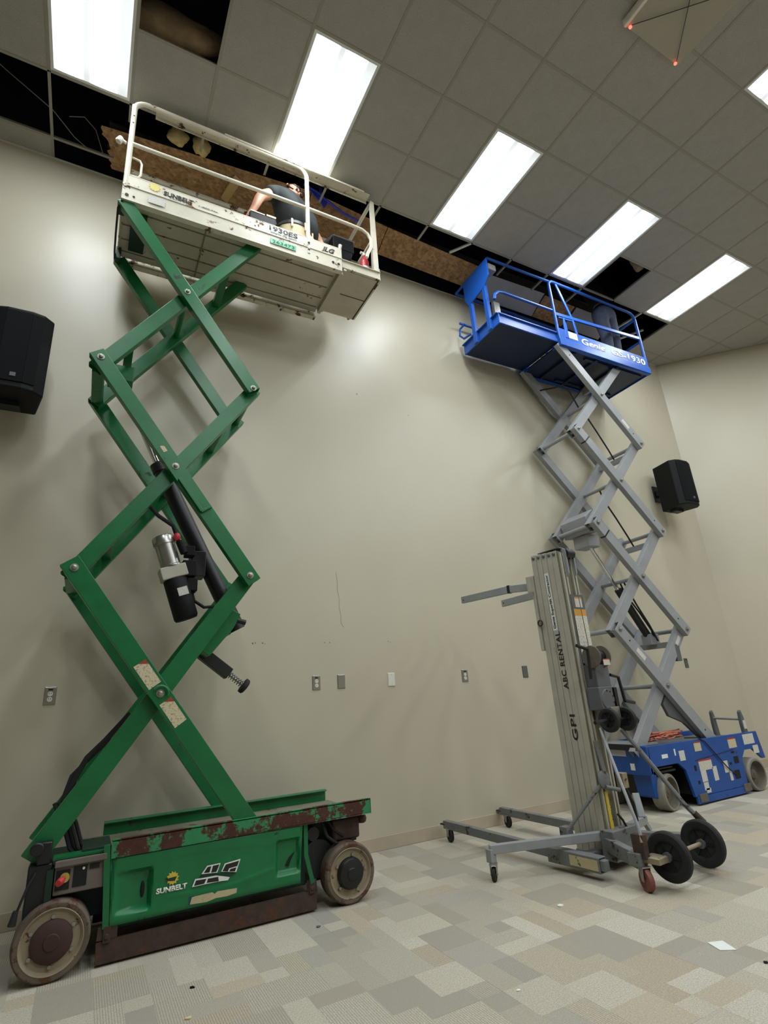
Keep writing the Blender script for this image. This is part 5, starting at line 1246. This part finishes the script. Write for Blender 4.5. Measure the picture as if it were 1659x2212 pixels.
skin('shirt', {'w': ((4.860, -.64, 6.20), (.172, .158)), 'b': ((4.850, -.62, 6.36), (.165, .14)), 'c': ((4.830, -.56, 6.56), (.165, .135)), 'n': ((4.820, -.525, 6.71), .085), 'rs': ((4.990, -.525, 6.655), .074), 'rc': ((5.050, -.45, 6.76), .062), 'ls': ((4.670, -.54, 6.655), .074), 'lc': ((4.610, -.47, 6.76), .062)},
     [('w', 'b'), ('b', 'c'), ('c', 'n'), ('c', 'rs'), ('rs', 'rc'), ('c', 'ls'), ('ls', 'lc')], 'tee_black', P2)
skin('jeans', {'p0': ((4.860, -.64, 6.26), (.15, .13)), 'p': ((4.860, -.645, 6.14), (.158, .142)), 'lh': ((4.775, -.645, 5.98), (.105, .12)), 'lm': ((4.785, -.655, 5.85), (.095, .1)), 'lk': ((4.790, -.66, 5.66), .082), 'lc': ((4.785, -.64, 5.45), .082), 'la': ((4.780, -.62, 5.27), .072),
               'rh': ((4.945, -.645, 5.98), (.105, .12)), 'rm': ((4.955, -.65, 5.85), (.095, .1)), 'rk': ((4.960, -.65, 5.66), .082), 'rc': ((4.970, -.625, 5.45), .082), 'ra': ((4.980, -.60, 5.27), .072)},
     [('p0', 'p'), ('p', 'lh')] + chain(['lh', 'lm', 'lk', 'lc', 'la']) + [('p', 'rh')] + chain(['rh', 'rm', 'rk', 'rc', 'ra']), 'denim', P2)
for x, dx in ((4.78, -.02), (4.98, .02)):
    skin('boot', {'h': ((x, -.63, 5.225), .045), 'm': ((x + dx * .5, -.55, 5.222), (.046, .042)), 't': ((x + dx, -.47, 5.22), (.038, .04))}, [('h', 'm'), ('m', 't')], 'boot', P2)

# ================================================================== LOOSE THINGS
# bucket, rags and bottle on the white platform
BK = Vector((.25, -.77, 5.066))
t = thing('bucket', BK, 'wide tan plastic tub with black tool band on white lift platform', 'bucket')
MB().lathe(BK, Z, [(.145, 0), (.15, .004), (.178, .22), (.18, .325), (.175, .33), (.17, .325), (.166, .22), (.14, .012)], 36).build('tub', 'bucket', t)
MB().lathe(BK + Z * .30, Z, [(.182, 0), (.187, .004), (.187, .036), (.182, .04)], 36, caps=False).build('tool_band', 'black', t)
for a in (-110, -70, -30):
    p = BK + Vector((.189 * math.cos(math.radians(a)), .189 * math.sin(math.radians(a)), .285)); MB().box(p.x - .009, p.x + .009, p.y - .004, p.y + .004, p.z - .03, p.z + .06).build('strap_loop', 'bucket', t)
t = thing('spray_bottle', (.995, -.80, 5.066), 'red and white bottle standing at the end of white lift platform', 'bottle')
MB().lathe((.995, -.80, 5.066), Z, [(.04, 0), (.044, .006), (.044, .27), (.038, .30), (.018, .335), (.016, .36)], 24).build('bottle_body', 'red', t)
MB().lathe((.995, -.80, 5.10), Z, [(.0448, 0), (.0448, .17)], 24, caps=False).build('bottle_label', 'ink_white', t)
MB().lathe((.995, -.80, 5.425), Z, [(.018, 0), (.02, .005), (.02, .03), (.012, .04)], 16).box(.955, .995, -.81, -.79, 5.45, 5.47).build('bottle_cap', 'white_plastic', t)
def rag(c, s, label, seed):
    rng = random.Random(seed); V = []; n_ = 7
    for j in range(n_):
        for i in range(n_): V.append((c[0] + s[0] * (i / (n_ - 1) - .5), c[1] + s[1] * (j / (n_ - 1) - .5), c[2] + s[2] * (.5 + .5 * math.sin(i * 1.3 + seed) * math.cos(j * 1.1)) + rng.uniform(0, .006)))
    m = MB().add(V, [(j * n_ + i, j * n_ + i + 1, (j + 1) * n_ + i + 1, (j + 1) * n_ + i) for j in range(n_ - 1) for i in range(n_ - 1)], True)
    o = m.build('paper', 'paper'); md = o.modifiers.new('t', 'SOLIDIFY'); md.thickness = .0015
    return tag(o, label, 'paper')
t = thing('tool_case', (-.06, -.86, 5.066), 'small open tool case with white papers on white lift platform', 'tool case')
MB().box(-.20, .045, -.92, -.80, 5.066, 5.36).build('case_body', 'black_plastic', t, bevel=.01)
MB().prism([(-.19, -.92, 5.365), (-.06, -.92, 5.362), (-.05, -.80, 5.41), (-.17, -.80, 5.42)], Z * .012).build('paper_sheet', 'paper', t)
MB().prism([(-.045, -.92, 5.365), (.042, -.92, 5.365), (.035, -.82, 5.40), (-.03, -.82, 5.395)], Z * .02).build('tan_sheet', 'bucket', t)
# litter on the carpet
tag(MB().prism([(1.60, -2.62, .001), (1.66, -2.66, .001), (1.70, -2.57, .001), (1.63, -2.54, .001)], Z * .002).build('paper_scrap', 'paper'), 'white paper square lying flat on the carpet', 'paper scrap')
def crumb(x, y, s, mat, label, seed):
    rng = random.Random(seed); p = [(x + s * math.cos(k * 1.05 + rng.uniform(-.3, .3)) * rng.uniform(.6, 1.2), y + s * math.sin(k * 1.05) * rng.uniform(.5, 1.1), .0005) for k in range(6)]
    tag(MB().prism(p, Z * s * .35).build('debris', mat), label, 'debris', 'bits of debris on the carpet')
crumb(-.566, -1.716, .014, 'bucket', 'pale tan crumb on the carpet in front of the green lift', 1)
crumb(1.443, -1.786, .018, 'paper', 'crumpled white scrap on the carpet by the near caster', 2)
crumb(.646, -2.343, .010, 'paper', 'tiny white crumb on an open patch of carpet', 3)
crumb(-.507, -1.453, .012, 'black_plastic', 'small dark crumb on the carpet near the green lift', 4)
crumb(1.64, -2.797, .011, 'black_plastic', 'small dark crumb on the carpet near the white paper square', 5)
crumb(.212, -1.169, .014, 'controlbox', 'brown splinter on the carpet between the two lifts', 6)
